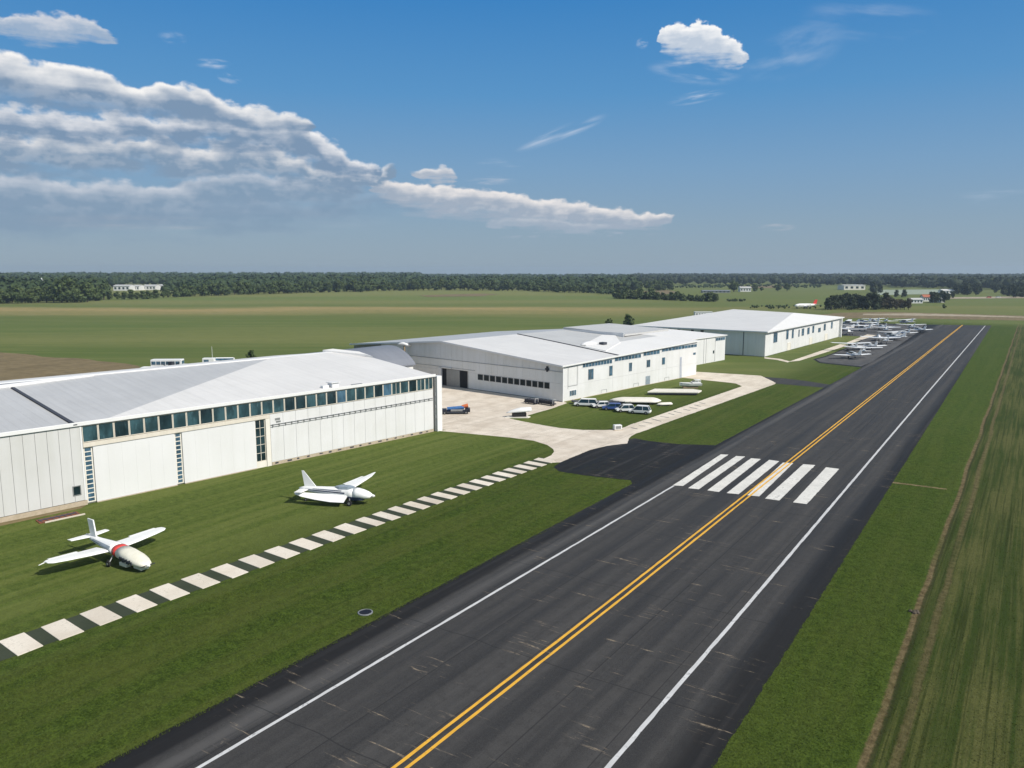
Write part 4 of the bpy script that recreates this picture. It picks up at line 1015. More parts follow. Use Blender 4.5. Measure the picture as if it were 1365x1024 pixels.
m_.rings(rows).build('hull', M['white_body'], t, smooth=False)
m_ = MB(); m_.box(.3, 2.3, -.75, .75, 1.26, 1.55); m_.box(1.0, 2.4, -.7, .7, 1.9, 2.0)
for x in (1.05, 2.3):
    for y in (-.65, .65): m_.tube((x, y, 1.3), (x, y, 1.92), .04, 6)
m_.build('cabin', M['white_body'], t, bevel=.03)
m_ = MB(); m_.quad((.25, -.75, 1.3), (.25, .75, 1.3), (.75, .6, 1.85), (.75, -.6, 1.85)); m_.quad((.28, -.75, 1.3), (.28, .75, 1.3), (.78, .6, 1.85), (.78, -.6, 1.85)); m_.build('windscreen', M['dark_glass'], t)
m_ = MB(); m_.box(-1.8, 1.8, -.5, .5, 0, .42); m_.build('cradle', M['wood'], t)
q = P(823, 573); t = thing('utility_box', (q.x, q.y, 0), YAW + rad(15), 'small white utility box at the curve of the concrete apron', 'utility box')
m_ = MB(); m_.box(-.7, .7, -.45, .45, .1, .9); m_.build('cabinet', M['white_body'], t, bevel=.04)
m_ = MB(); m_.box(-.5, .5, -.47, -.44, .25, .75); m_.build('door', M['steel'], t); m_ = MB(); m_.box(-.85, .85, -.6, .6, 0, .1); m_.build('base', M['plinth'], t)
# white canopy shell on the apron
q = P(690, 556); t = thing('boat_cover', (q.x, q.y, 0), YAW + rad(8), 'white pointed shell propped on dark frame at the tip of the lawn', 'cover')
m_ = MB(); rows = []
for i in range(11):
    u = i / 10; k = max(.06, min(1, (u * 1.7) ** .7) * (1 - .3 * u)); rows.append([(-2.2 + 4.8 * u, 1.1 * k * math.cos(a), .85 + .35 * u + 1.0 * k * max(0, math.sin(a))) for a in [math.pi * j / 8 for j in range(9)]])
m_.rings(rows).build('shell', M['white_body'], t, smooth=True)
m_ = MB(); m_.box(-1.0, 1.6, -.75, .75, .16, .86); m_.build('stand', M['dark'], t)
m_ = MB(); m_.prism([(-2.6, -.9), (1.8, -1.4), (2.4, -.6), (1.9, .9), (-1.5, .8)], 0, .15); m_.build('base_board', M['cover'], t)
# cart on the apron
q = P(607, 551.5); t = thing('flatbed_cart', (q.x, q.y, 0), YAW + rad(4), 'dark flatbed cart carrying a blue roll and an orange bundle on the concrete apron', 'cart')
m_ = MB(); m_.box(-2.9, 2.9, -1.0, 1.0, .42, .62); m_.box(-2.9, -1.7, -.9, .9, .62, .95); m_.box(1.9, 2.9, -.9, .9, .62, 1.05); m_.build('chassis', M['navy_body'], t, bevel=.05)
m_ = MB(); m_.tube((-1.6, -.1, 1.0), (1.7, .1, 1.2), .36, 12); m_.build('blue_roll', M['blue'], t, smooth=False)
m_ = MB(); m_.tube((1.3, .15, 1.35), (2.5, .25, 1.55), .30, 10, .42); m_.build('orange_bundle', M['orange'], t)
m_ = MB(); m_.box(-.9, 1.4, -1.02, -.3, .62, .95); m_.build('side_box', M['steel'], t, bevel=.05)
for x in (-2.1, 2.1):
    for y in (-.85, .85): o = wheel(t, 0, 0, .34, .25); o.rotation_euler = (0, 0, rad(90)); o.location = (x, y, 0)
# dark equipment by the gable corner
gb = rad(90) - ang2
for i, (px, py, L, lab) in enumerate(((708, 538.5, 3.2, 'dark round-topped equipment trolley at the foot of the gable wall, left of the other'), (728, 539.8, 4.6, 'long dark equipment trolley at the foot of the gable wall next to the corner'))):
    q = P(px, py); t = thing('equipment_trolley', (q.x, q.y, 0), -ang2, lab, 'trolley', 'dark trolleys along the gable wall')
    m_ = MB(); m_.box(-L / 2, L / 2, -.55, .55, .3, .5)
    for k in range(int(L * 1.6)): m_.tube((-L / 2 + .35 + k * .6, -.45, .75), (-L / 2 + .35 + k * .6, .45, .75), .27 + .08 * (k % 2), 8)
    m_.build('load', M['navy_body'], t)
    m_ = MB(); m_.tube((L / 2 - .1, -.5, .5), (L / 2 - .1, -.5, 1.3), .035, 6); m_.tube((L / 2 - .1, .5, .5), (L / 2 - .1, .5, 1.3), .035, 6); m_.tube((L / 2 - .1, -.5, 1.3), (L / 2 - .1, .5, 1.3), .035, 6); m_.build('handle', M['trim'], t)
    for x in (-L * .35, L * .35):
        for y in (-.45, .45): o = wheel(t, 0, 0, .16, .1); o.rotation_euler = (0, 0, rad(90)); o.location = (x, y, 0)
# rust plate in front of the left wall
q = P(78, 690.5); t = thing('rusty_grate', (q.x, q.y, 0), -ang1, 'rusty red metal grate with pale edge lying by the hangar wall', 'grate')
m_ = MB(); m_.prism([(-.8, -2.1), (.75, -2.2), (.8, 2.1), (-.8, 2.2)], 0, .10); m_.build('plate', M['rust'], t)
m_ = MB(); m_.prism([(.75, -1.6), (.95, -1.7), (1.0, 2.5), (.8, 2.5)], 0, .13); m_.build('edge_board', M['slab'], t)
m_ = MB(); m_.box(-.22, .0, -2.0, 1.9, .11, .2)
for k in range(7): m_.box(-.75, .7, -1.9 + k * .62, -1.84 + k * .62, .1, .14)
m_.build('bars', M['joint'], t)
m_ = MB(); m_.prism([(.0, -3.), (1.2, -2.6), (1.0, 8), (.1, 9)], 0, .03); o = m_.build('soil_strip', M['tan_soil'], None); o.location = (H1.o.location.x + .15, H1.o.location.y, 0); o.rotation_euler = (0, 0, -ang1); tag(o, kind='structure')
# dark clod on the track
q = P(1217, 816); m_ = MB(); r2 = random.Random(3)
for k in range(7):
    cx, cyy = r2.uniform(-.35, .35), r2.uniform(-.25, .25); m_.rings([[(cx + q2 * math.cos(a) * r2.uniform(.8, 1.2), cyy + q2 * math.sin(a), z) for a in [k2 * math.pi / 3 for k2 in range(6)]] for q2, z in ((.2, 0), (.17, .1), (.06, .17))])
o = m_.build('soil_clod', M['bark']); o.location = q; tag(o, 'dark clod of earth on the bare wheel track right of the runway', 'clod')

# vehicles behind the long hangar (seen over its roof)
q = P(224, 494.5)
t = thing('coach', (q.x, q.y, 0), YAW + rad(4), 'white coach with blue windows parked behind the long hangar', 'coach')
m_ = MB(); m_.box(-4.2, 4.2, -1.25, 1.25, .5, 3.3); m_.build('body', M['white_body'], t, bevel=.12)
m_ = MB()
for s_ in (1, -1):
    for k in range(6): m_.box(-3.9 + k * 1.3, -2.8 + k * 1.3, s_ * 1.26 - .02, s_ * 1.26 + .02, 1.9, 2.8)
m_.box(4.19, 4.24, -1.0, 1.0, 1.8, 2.9); m_.build('windows', M['blue_glass'], t)
for x in (-2.8, 2.8):
    for y in (-1.1, 1.1): o = wheel(t, 0, 0, .48, .28); o.rotation_euler = (0, 0, rad(90)); o.location = (x, y, 0)
q = P(228, 497); t = thing('loader', (q.x, q.y, 0), YAW + rad(-5), 'dark loader machine in front of the white coach behind the hangar', 'loader')
m_ = MB(); m_.box(-1.6, 1.6, -.8, .8, 1.1, 1.9); m_.box(-.3, .7, -.7, .7, 1.9, 3.1); m_.build('body', M['navy_body'], t, bevel=.05)
m_ = MB(); m_.tube((1.2, 0, 1.8), (2.6, 0, 3.0), .12, 8); m_.tube((-1.2, 0, 1.7), (-2.4, 0, 2.5), .12, 8); m_.build('arm', M['joint'], t)
for x in (-1.1, 1.1):
    for y in (-.8, .8): o = wheel(t, 0, 0, .65, .4); o.rotation_euler = (0, 0, rad(90)); o.location = (x, y, 0)
for px, py, L, hh, lab in ((200, 498.5, 6.5, 1.9, 'long low white cover left of the coach behind the long hangar'), (250, 494.5, 5.5, 1.9, 'low white cover right of the coach behind the long hangar')):
    q = P(px, py); hull('trailer_cover', (q.x, q.y, 0), YAW, lab, 'cover', L, 2.2, hh - .7, .9, 'white_body')
q = P(281, 490.5); t = thing('box_van', (q.x, q.y, 0), YAW + rad(6), 'white box van with a thin mast behind the long hangar', 'van')
m_ = MB(); m_.box(-2.0, 1.2, -1, 1, .5, 2.9); m_.box(1.2, 2.5, -.95, .95, .5, 2.0); m_.build('body', M['white_body'], t, bevel=.08)
m_ = MB(); m_.box(-1.6, -.2, -1.02, -.99, 1.7, 2.5); m_.box(2.48, 2.52, -.8, .8, 1.3, 1.9); m_.build('windows', M['blue_glass'], t)
m_ = MB(); m_.tube((.6, 0, 2.85), (.6, 0, 6.2), .05, 6); m_.build('mast', M['trim'], t)
for x in (-1.3, 1.7):
    for y in (-.9, .9): o = wheel(t, 0, 0, .4, .25); o.rotation_euler = (0, 0, rad(90)); o.location = (x, y, 0)
q = P(300, 489); t = thing('tank_trailer', (q.x, q.y, 0), YAW + rad(6), 'trailer with a long blue and white tank next to the box van', 'trailer')
m_ = MB(); m_.tube((-2.6, 0, 1.9), (2.6, 0, 1.9), .75, 14); m_.build('tank', M['blue_glass'], t, smooth=False)
m_ = MB(); m_.tube((-2.5, 0, 2.35), (2.5, 0, 2.35), .42, 10); m_.tube((2.61, 0, 1.9), (2.75, 0, 1.9), .76, 14); m_.build('band', M['white_body'], t)
m_ = MB(); m_.box(-2.4, 2.4, -.6, .6, .7, 1.2); m_.build('frame', M['joint'], t)
for x in (-1.6, 1.6):
    for y in (-.7, .7): o = wheel(t, 0, 0, .38, .22); o.rotation_euler = (0, 0, rad(90)); o.location = (x, y, 0)
# mobile office behind the hipped hangar
q = P(937, 423.5); t = thing('mobile_office', (q.x, q.y, 0), YAW + rad(2), 'white mobile office cabin standing behind the roof of the hipped hangar', 'cabin')
m_ = MB(); m_.box(-5.2, 5.2, -1.6, 1.6, .4, 3.4); m_.build('body', M['white_body'], t, bevel=.06)
m_ = MB(); 
for k in range(6): m_.box(-4.6 + k * 1.6, -3.6 + k * 1.6, -1.63, -1.59, 1.6, 2.7)
m_.build('windows', M['steel'], t)
m_ = MB(); m_.box(-5.4, 5.4, -1.8, 1.8, 3.4, 3.55); m_.build('roof', M['trim'], t); m_ = MB(); m_.box(-5, 5, -1.4, 1.4, 0, .4); m_.build('base', M['joint'], t)

# ------------------------------------------------------------------ far buildings
def shed(px, py, Wd, Dp, Hh, label, roof='roof_white', wall='wall2', rise=1.2, name='shed', cat='shed', group=None, rz=0., wins=4):
    q = P(px, py); t = thing(name, (q.x, q.y, 0), YAW + rz, label, cat, group)
    m_ = MB(); m_.box(-Wd / 2, Wd / 2, 0, Dp, 0, Hh); m_.add([(-Wd / 2, 0, Hh), (-Wd / 2, Dp, Hh), (-Wd / 2, Dp / 2, Hh + rise), (Wd / 2, 0, Hh), (Wd / 2, Dp, Hh), (Wd / 2, Dp / 2, Hh + rise)], [(0, 1, 2), (3, 5, 4)]); m_.build('wall', M[wall], t)
    m_ = MB(); m_.slab([(-Wd / 2 - .4, -.5, Hh), (Wd / 2 + .4, -.5, Hh), (Wd / 2 + .4, Dp / 2, Hh + rise + .1), (-Wd / 2 - .4, Dp / 2, Hh + rise + .1)], .25); m_.slab([(-Wd / 2 - .4, Dp / 2, Hh + rise + .1), (Wd / 2 + .4, Dp / 2, Hh + rise + .1), (Wd / 2 + .4, Dp + .5, Hh), (-Wd / 2 - .4, Dp + .5, Hh)], .25); m_.build('roof', M[roof], t)
    for k in range(wins):
        x = -Wd / 2 + Wd * (k + .5) / wins; m_ = MB(); m_.box(x - Wd * .12 / wins * 2, x + Wd * .12 / wins * 2, -.06, 0, Hh * .3, Hh * .75); m_.build('window', M['dark_glass'], t)
    return t
shed(162, 387.6, 22, 16, 6.5, 'long white farm shed beyond the tree line, leftmost of the white sheds', 'roof_mid', 'wall2', 1.5, 'farm_shed', 'shed', 'white sheds beyond the trees')
shed(178, 387.2, 16, 16, 6, 'short white farm shed beyond the tree line, second from the left', 'roof_mid', 'wall2', 1.5, 'farm_shed', 'shed', 'white sheds beyond the trees')
shed(199, 386.8, 18, 16, 6, 'white farm shed beyond the tree line, third from the left', 'roof_mid', 'wall2', 1.5, 'farm_shed', 'shed', 'white sheds beyond the trees')
shed(218, 386.3, 18, 16, 6, 'white farm shed beyond the tree line, rightmost of the white sheds', 'roof_mid', 'wall2', 1.5, 'farm_shed', 'shed', 'white sheds beyond the trees')
shed(1139, 386.6, 30, 22, 6.5, 'pale flat warehouse standing alone in front of the far forest', 'roof_white', 'cover', .6, 'warehouse', 'warehouse')
shed(1236, 402.0, 7, 6, 4.0, 'small house with a red roof among the trees right of the dark clump', 'roof_tile', 'wall2', 2, 'house', 'house')
shed(1222, 404.5, 10, 7, 3.2, 'low white outbuilding left of the red roofed house', 'roof_mid', 'wall2', 1.2, 'house', 'house')
shed(1252, 403.5, 9, 7, 3.2, 'low white outbuilding right of the red roofed house', 'roof_white', 'wall2', 1.2, 'house', 'house')
shed(1265, 392.0, 15, 10, 4, 'white farmhouse at the right end of the pale field', 'roof_white', 'wall2', 1.5, 'house', 'house')
shed(1283, 391.0, 12, 8, 3.5, 'pale house between tree groups, right of the white farmhouse', 'roof_mid', 'cover', 1.2, 'house', 'house')
shed(955, 390.5, 34, 9, 2.4, 'long low dark shed in the fields behind the hipped hangar', 'roof_dark', 'steel', .8, 'field_shed', 'shed', wins=7)
shed(994, 389.0, 14, 10, 5, 'pale blue barn beside the round tree in the far fields', 'roof_mid', 'wall_grey2', 1.5, 'barn', 'barn')
q = P(57, 392); t = thing('church_tower', (q.x, q.y, 0), YAW, 'white church spire rising over the trees at far left', 'church')
m_ = MB(); m_.box(-2.2, 2.2, -2.2, 2.2, 0, 13); m_.build('tower', M['wall2'], t)
m_ = MB(); m_.add([(-2.5, -2.5, 13), (2.5, -2.5, 13), (2.5, 2.5, 13), (-2.5, 2.5, 13), (0, 0, 19)], [(0, 1, 4), (1, 2, 4), (2, 3, 4), (3, 0, 4), (3, 2, 1, 0)]); m_.build('spire', M['trim'], t)
m_ = MB(); m_.box(-.7, .7, -2.25, -2.2, 8.5, 11); m_.build('window', M['dark_glass'], t)
for i, (px, py, rz, pt, lab) in enumerate(((1318, 397.3, 88, 'plane_red', 'red car on the far road at right'), (1330, 397.2, 92, 'white_body', 'white car ahead of the red car on the far road'))):
    q = P(px, py); car('road_car', (q.x, q.y, .14), YAW + rad(rz), lab, pt, 4.6, 1.8, 1.5)

# ------------------------------------------------------------------ trees
R = np.random.default_rng(11)
def ico(sub):
    bm = bmesh.new(); bmesh.ops.create_icosphere(bm, subdivisions=sub, radius=1.)
    v = np.array([q.co[:] for q in bm.verts]); f = np.array([[w_.index for w_ in q.verts] for q in bm.faces]); bm.free(); return v, f
ICO1, ICO2 = ico(1), ico(2)
def mesh_np(name, V, F3, F4, mat):
    me = bpy.data.meshes.new(name); nv = len(V); n3, n4 = len(F3), len(F4)
    me.vertices.add(nv); me.vertices.foreach_set('co', np.asarray(V, np.float32).ravel())
    loops = np.concatenate([np.asarray(F3, np.int32).ravel(), np.asarray(F4, np.int32).ravel()])
    me.loops.add(len(loops)); me.loops.foreach_set('vertex_index', loops)
    me.polygons.add(n3 + n4); st = np.concatenate([np.arange(n3) * 3, n3 * 3 + np.arange(n4) * 4]).astype(np.int32)
    me.polygons.foreach_set('loop_start', st); me.update(calc_edges=True); me.validate(); me.materials.append(mat); return me
def cards(c, nrm, size):
    """leaf sprays: one bent ragged quad each"""
    n = len(c); a = np.cross(nrm, R.normal(size=(n, 3))); a /= np.linalg.norm(a, axis=1)[:, None] + 1e-9; b = np.cross(nrm, a)
    s1 = size * R.uniform(.6, 1.3, (n, 1)); s2 = size * R.uniform(.5, 1.1, (n, 1))
    v = np.stack([c - a * s1 * R.uniform(.6, 1, (n, 1)), c + b * s2 * R.uniform(.5, 1, (n, 1)) + nrm * s1 * .12, c + a * s1, c - b * s2 * R.uniform(.5, 1, (n, 1)) + nrm * s1 * .12], 1)
    return v.reshape(-1, 3), np.arange(4 * n).reshape(-1, 4)
def tree_meshes(h, r, mat, seed, leaf=.55, nleaf=520, trunk=True, low=.22, conic=0., nl=9):
    global R
    R = np.random.default_rng(seed)
    V, F3, F4 = [], [], []; o = 0
    lumps = []
    for k in range(nl):
        u = R.uniform(0, 1); ang = 2.4 * k + R.uniform(-.4, .4)
        zz = h * (low + (1 - low) * (.18 + .66 * u)); rr = r * (.62 if u < .75 else .3) * (1 - conic * u) * R.uniform(.3, 1)
        lr = r * R.uniform(.38, .58) * (1 - .35 * u)
        lumps.append((np.array([rr * math.cos(ang), rr * math.sin(ang), zz]), lr))
    lumps.append((np.array([0, 0, h * (low + (1 - low) * .5)]), r * .55)); lumps.append((np.array([R.uniform(-.2, .2) * r, R.uniform(-.2, .2) * r, h - r * .42]), r * .42))
    tot = sum(l[1] ** 2 for l in lumps)
    for c, lr in lumps:
        v, f = ICO1; d = v * (1 + R.normal(0, .16, (len(v), 1))) * lr * .66; V.append(d * [1, 1, .85] + c); F3.append(f + o); o += len(v)
        n = int(nleaf * lr ** 2 / tot); dd = R.normal(size=(n, 3)); dd /= np.linalg.norm(dd, axis=1)[:, None]
        p = c + dd * [1, 1, .85] * lr * R.uniform(.62, 1.12, (n, 1)); nn = dd + R.normal(0, .55, (n, 3)); nn /= np.linalg.norm(nn, axis=1)[:, None]
        cv, cf = cards(p, nn, leaf); V.append(cv); F4.append(cf + o); o += len(cv)
    crown = mesh_np('crown', np.concatenate(V), np.concatenate(F3), np.concatenate(F4), mat)
    m_ = MB(); m_.tube((0, 0, -.2), (.1, .05, h * .45), r * .075, 8, r * .045); m_.tube((.1, .05, h * .45), (0, 0, h * .8), r * .045, 6, r * .015)
    for k in range(5):
        a = k * 1.3; m_.tube((.05, 0, h * (.25 + .07 * k)), (r * .55 * math.cos(a), r * .55 * math.sin(a), h * (.45 + .08 * k)), r * .03, 5, r * .01)
    me = bpy.data.meshes.new('trunk'); me.from_pydata(m_.v, [], m_.f); me.materials.append(M['bark'])
    return crown, me
def tree_proto(name, *a, **k):
    cm, tm = tree_meshes(*a, **k)
    t = thing(name, (0, 0, 0)); 
    c = bpy.data.objects.new('crown', cm); C.objects.link(c); c.parent = t
    c = bpy.data.objects.new('trunk', tm); C.objects.link(c); c.parent = t
    return t
class Planter:
    def __init__(s, protos): s.p = protos; s.used = set(); s.k = 0
    def put(s, x, y, sc_, label, cat, group=None, kind=None, sz=None, z=0):
        i = rng.randrange(len(s.p)) if kind is None else kind
        o = s.p[i] if i not in s.used else copy_tree(s.p[i]); s.used.add(i)
        o.location = (x, y, z); o.rotation_euler = (0, 0, rng.uniform(0, 6.28)); o.scale = (sc_ * rng.uniform(.92, 1.08), sc_ * rng.uniform(.92, 1.08), sc_ * (sz or rng.uniform(.9, 1.1)))
        tag(o, label, cat, group); return o
    def clean(s):
        for i, o in enumerate(s.p):
            if i not in s.used:
                for ch in list(o.children): bpy.data.objects.remove(ch)
                bpy.data.objects.remove(o)
green = Planter([tree_proto('broadleaf_tree', 13, 6.6, M['leaf'], 100 + k, 1.05, 640, low=-.04, nl=13) for k in range(6)])
edge = [(-60, 409), (0, 405.5), (60, 404.5), (120, 403.5), (140, 400.5), (200, 399.5), (225, 397.5), (300, 394.5), (340, 393), (400, 391.5), (470, 389.8), (520, 388.3), (600, 387.6), (700, 388.6), (760, 391), (800, 391.6), (830, 390.5)]
ex, ey = zip(*edge)
lab_t = 'green broadleaf tree in the tree line along the far side of the big field'
px = -240.
while px < 832:
    py = float(np.interp(px, ex, ey)) - .6 + rng.uniform(-.5, .2)
    q = P(px, py); D = (q.x ** 2 + q.y ** 2) ** .5
    big = 1.45 if 75 < px < 108 else 1.25 if 110 < px < 145 else 1.
    if 690 < px < 830: big *= .85
    if 146 < px < 228: big *= .66
    green.put(q.x, q.y, rng.uniform(.74, 1.22) * big, lab_t, 'tree', 'trees along the far edge of the big field')
    px += (6.0 * FPX / D) * rng.uniform(.8, 1.5)
q = P(483, 389.7)
green.put(q.x, q.y, .7, 'thin reddish-trunked tree standing just in front of the tree line', 'tree', None)
# shrub row and hedge trees in the mid fields
shr = Planter([tree_proto('shrub', 6, 3.4, M['leaf'], 200 + k, .7, 300, low=.0, nl=9) for k in range(4)])
lab_s = 'green shrub in the overgrown hedge row behind the hangar roofs'
for i in range(30):
    u = i / 29; q = P(822 + 128 * u + rng.uniform(-2, 2), 398 + 4.2 * u + rng.uniform(-.4, .4)); shr.put(q.x, q.y, rng.uniform(.9, 1.5) * (1.35 if u < .4 else .95), lab_s, 'shrub', 'shrubs in the hedge row')
q = P(954, 402.6); green.put(q.x, q.y, .62, 'round small tree at the right end of the hedge row', 'tree')
for px, py, k_, lab in ((812, 436.5, .78, 'grey green bush left of the taller one behind the gabled hangar'), (838, 437, 1.12, 'taller grey green bush beside the roof of the hipped hangar')):
    q = P(px, py); shr.put(q.x, q.y, k_, lab, 'bush')
q = P(335, 482); shr.put(q.x, q.y, .62, 'small lone tree in the field behind the long hangar', 'tree')
# groups farther right
lab_m = 'tree in the loose wood behind the hedge row'
for i in range(22):
    px = rng.uniform(828, 904); q = P(px, 387.5 - rng.uniform(0, 2.2) + (903 - px) * .01); green.put(q.x, q.y, rng.uniform(.75, 1.1), lab_m, 'tree', 'trees of the loose wood')
for px, py, k_, lab in ((978, 389.4, 1.25, 'broad round tree beside the pale blue barn'), (1006, 388.6, .8, 'small tree right of the pale blue barn'), (1037, 388.4, .85, 'left tree of the dark pair in the far field'), (1049, 388.4, .9, 'right tree of the dark pair in the far field'), (850, 386.5, .95, 'tree standing forward at the left end of the loose wood'), (1015, 388, .5, 'low tree near the small one by the barn')):
    q = P(px, py); green.put(q.x, q.y, k_, lab, 'tree')
dark = Planter([tree_proto('dark_tree', 13, 6.0, M['leaf_dark'], 300 + k, .85, 620, low=.0, nl=12) for k in range(4)])
lab_d = 'dark rounded tree in the dense clump by the red tailed aircraft'
for i in range(16):
    u = i / 15; q = P(1102 + 78 * u + rng.uniform(-2, 2), 413.4 - rng.uniform(0, 2.6)); dark.put(q.x, q.y, (rng.uniform(.72, .95)) * (.8 if i == 0 else 1), lab_d, 'tree', 'trees of the dark clump')
brn = Planter([tree_proto('bare_tree', 11, 5.0, M['leaf_brown'], 400 + k, .7, 520, low=.0, nl=11) for k in range(3)])
for i in range(7):
    q = P(1178 + 33 * i / 6, 413.2 - rng.uniform(0, 1.6)); brn.put(q.x, q.y, rng.uniform(.6, .9), 'brownish tree at the right end of the dense dark clump', 'tree', 'brownish trees of the dark clump')
for px, py, k_, lab in ((1163, 390.5, 1.1, 'left tree of the dark pair in front of the pale field'), (1172, 390.3, 1.0, 'right tree of the dark pair in front of the pale field'), (1195, 396, .6, 'small dark tree at the left below the pale field'), (1205, 396.5, .65, 'small dark tree at the right below the pale field')):
    q = P(px, py); dark.put(q.x, q.y, k_, lab, 'tree')
for i in range(10):
    q = P(1240 + 30 * rng.random(), 401.5 + rng.uniform(-4, 2.5)); dark.put(q.x, q.y, rng.uniform(.45, .75), 'dark tree around the small houses', 'tree', 'trees around the small houses')
for i in range(34):
    px = rng.choice([rng.uniform(1268, 1306), rng.uniform(1318, 1400)]); q = P(px, 393.5 - rng.uniform(0, 4) + (3.5 if px > 1345 else 0)); dark.put(q.x, q.y, rng.uniform(.75, 1.15), 'dark tree in the wood behind the far road', 'tree', 'trees behind the far road')
q = P(1258, 411.2); shr.put(q.x, q.y, .5, 'small dark bush alone in the grass right of the houses', 'bush')
for p_ in (green, shr, dark, brn): p_.clean()

# woods that read as one mass
def wood(name, regions, mat, seed):
    global R
    R = np.random.default_rng(seed); V, F3, F4 = [], [], []; o = 0
    iv, iff = ICO1
    for (pxs, y_near, y_far, n, hgt, lift) in regions:
        for k in range(n):
            px = R.uniform(*pxs)
            if y_far == 390.5 and 138 < px < 150: continue
            if y_near != 371 and y_far == 367 and 140 < px < 232 and R.uniform() < .8: continue
            yn = np.interp(px, *zip(*y_near)) if isinstance(y_near, list) else y_near
            py = yn + (y_far - yn) * R.uniform(0, 1) ** .8
            q = P(px, max(py, 361.8)); D = math.hypot(q.x, q.y)
            if D > 3300: q = q * (R.uniform(2900, 3300) / D); D = 3200
            h = hgt * R.uniform(.75, 1.2); r = h * R.uniform(.30, .45) * (1 + D / 3500.)
            zb = lift * min(1, max(0, (D - 700) / 1400.))
            c = np.array([q.x, q.y, zb + h * .55])
            v = iv * (1 + R.normal(0, .15, (len(iv), 1))) * [r, r, h * .48] + c; V.append(v); F3.append(iff + o); o += len(iv)
            nl = 26 if D < 1600 else 12
            d = R.normal(size=(nl, 3)); d[:, 2] = np.abs(d[:, 2]) * .9 - .15; d /= np.linalg.norm(d, axis=1)[:, None]
            p = c + d * [r, r, h * .5] * R.uniform(.9, 1.12, (nl, 1)); nn = d + R.normal(0, .5, d.shape); nn /= np.linalg.norm(nn, axis=1)[:, None]
            cv, cf = cards(p, nn, r * .36); V.append(cv); F4.append(cf + o); o += len(cv)
    me = mesh_np(name, np.concatenate(V), np.concatenate(F3), np.concatenate(F4), mat)
    ob = bpy.data.objects.new(name, me); C.objects.link(ob); return ob
edge2 = [(a, b - 1.0) for a, b in edge]
o = wood('woodland', [((-300, 150), [(a, b - 2.2) for a, b in edge], 390.5, 900, 15, 0), ((-330, 560), [(-90, 386), (150, 384), (225, 382), (300, 388), (560, 384)], 368, 2000, 14.5, 3), ((220, 850), [(a, b - 1.6) for a, b in edge], 375, 1100, 13.5, 1), ((-350, 900), 371.5, 365.5, 1900, 11, 0)], M['leaf_far'], 5)
tag(o, 'broad green forest filling the distance behind the big field', 'forest', kind='stuff')
o = wood('woodland', [((840, 1500), [(840, 379), (1000, 380), (1100, 380.5), (1180, 382), (1300, 384), (1500, 386)], 369.5, 1900, 13, 0), ((860, 1600), 371, 365, 1700, 11, 1), ((1190, 1500), [(1190, 383.5), (1300, 386), (1500, 390)], 380, 420, 14, 0)], M['leaf_dark'], 6)
tag(o, 'dark forest band along the horizon beyond the runway', 'forest', kind='stuff')
# low scrub in the fields behind hangar 3
o = wood('scrub', [((838, 1095), 384.5, 381.0, 260, 3.2, 0), ((800, 832), 393.5, 391, 30, 4.5, 0), ((1000, 1095), 412.5, 408.5, 60, 1.5, 0), ((968, 995), 402.6, 401.6, 18, 2., 0)], M['leaf_far'], 8)
def blades(name, regs, label, seed):
    G = np.random.default_rng(seed); V = []
    for (x0, x1, y0, y1, n, hh) in regs:
        x = G.uniform(0, 1, n); y = y0 + (y1 - y0) * (1 - np.sqrt(1 - G.uniform(0, 1, n))); xa = (redge(y) - .12) if x0 == 'edge' else x0; x = xa + (x1 - xa) * x; a = G.uniform(0, 6.28, n); h_ = hh * G.uniform(.6, 1.3, n); w_ = .035 * G.uniform(.6, 1.4, n)
        ln = G.uniform(.05, .16, n); z0 = np.full(n, -.005); ca, sa = np.cos(a), np.sin(a)
        V.append(np.stack([np.stack([x - ca * w_, y - sa * w_, z0], 1), np.stack([x + ca * w_, y + sa * w_, z0], 1), np.stack([x - sa * ln, y + ca * ln, h_ * .5], 1)], 1).reshape(-1, 3))
    V = np.concatenate(V); me = mesh_np(name, V, np.arange(len(V)).reshape(-1, 3), np.zeros((0, 4), int), M['ground'])
    ob = bpy.data.objects.new(name, me); C.objects.link(ob); tag(ob, label, 'grass', kind='stuff')
blades('grass', [(-57.6, -42.15, 14, 110, 64000, .10), (-92, -64, 30, 130, 50000, .08), (-42.3, -41.95, 14, 92, 2600, .16)], 'short mown lawn grass between the hangars and the runway', 21)
blades('grass', [('edge', -6.6, 36, 170, 42000, .10), (-6.4, 12, 40, 150, 22000, .11)], 'verge and field grass right of the runway', 22)
E2 = np.random.default_rng(23)
tag(o, 'low scrub scattered over the far fields', 'scrub', kind='stuff')

# ------------------------------------------------------------------ light, sky, air
SUN_EL, SUN_AZ = rad(41), rad(4)          # azimuth measured from +X (right of the runway) towards +Y
sd = Vector((math.cos(SUN_EL) * math.cos(SUN_AZ), math.cos(SUN_EL) * math.sin(SUN_AZ), math.sin(SUN_EL)))
L = bpy.data.lights.new('sun', 'SUN'); L.energy = 5.0; L.angle = rad(.53); L.color = (1., .945, .86)
lo = bpy.data.objects.new('sun', L); C.objects.link(lo); lo.rotation_euler = sd.to_track_quat('Z', 'Y').to_euler(); lo.location = (60, 0, 90)

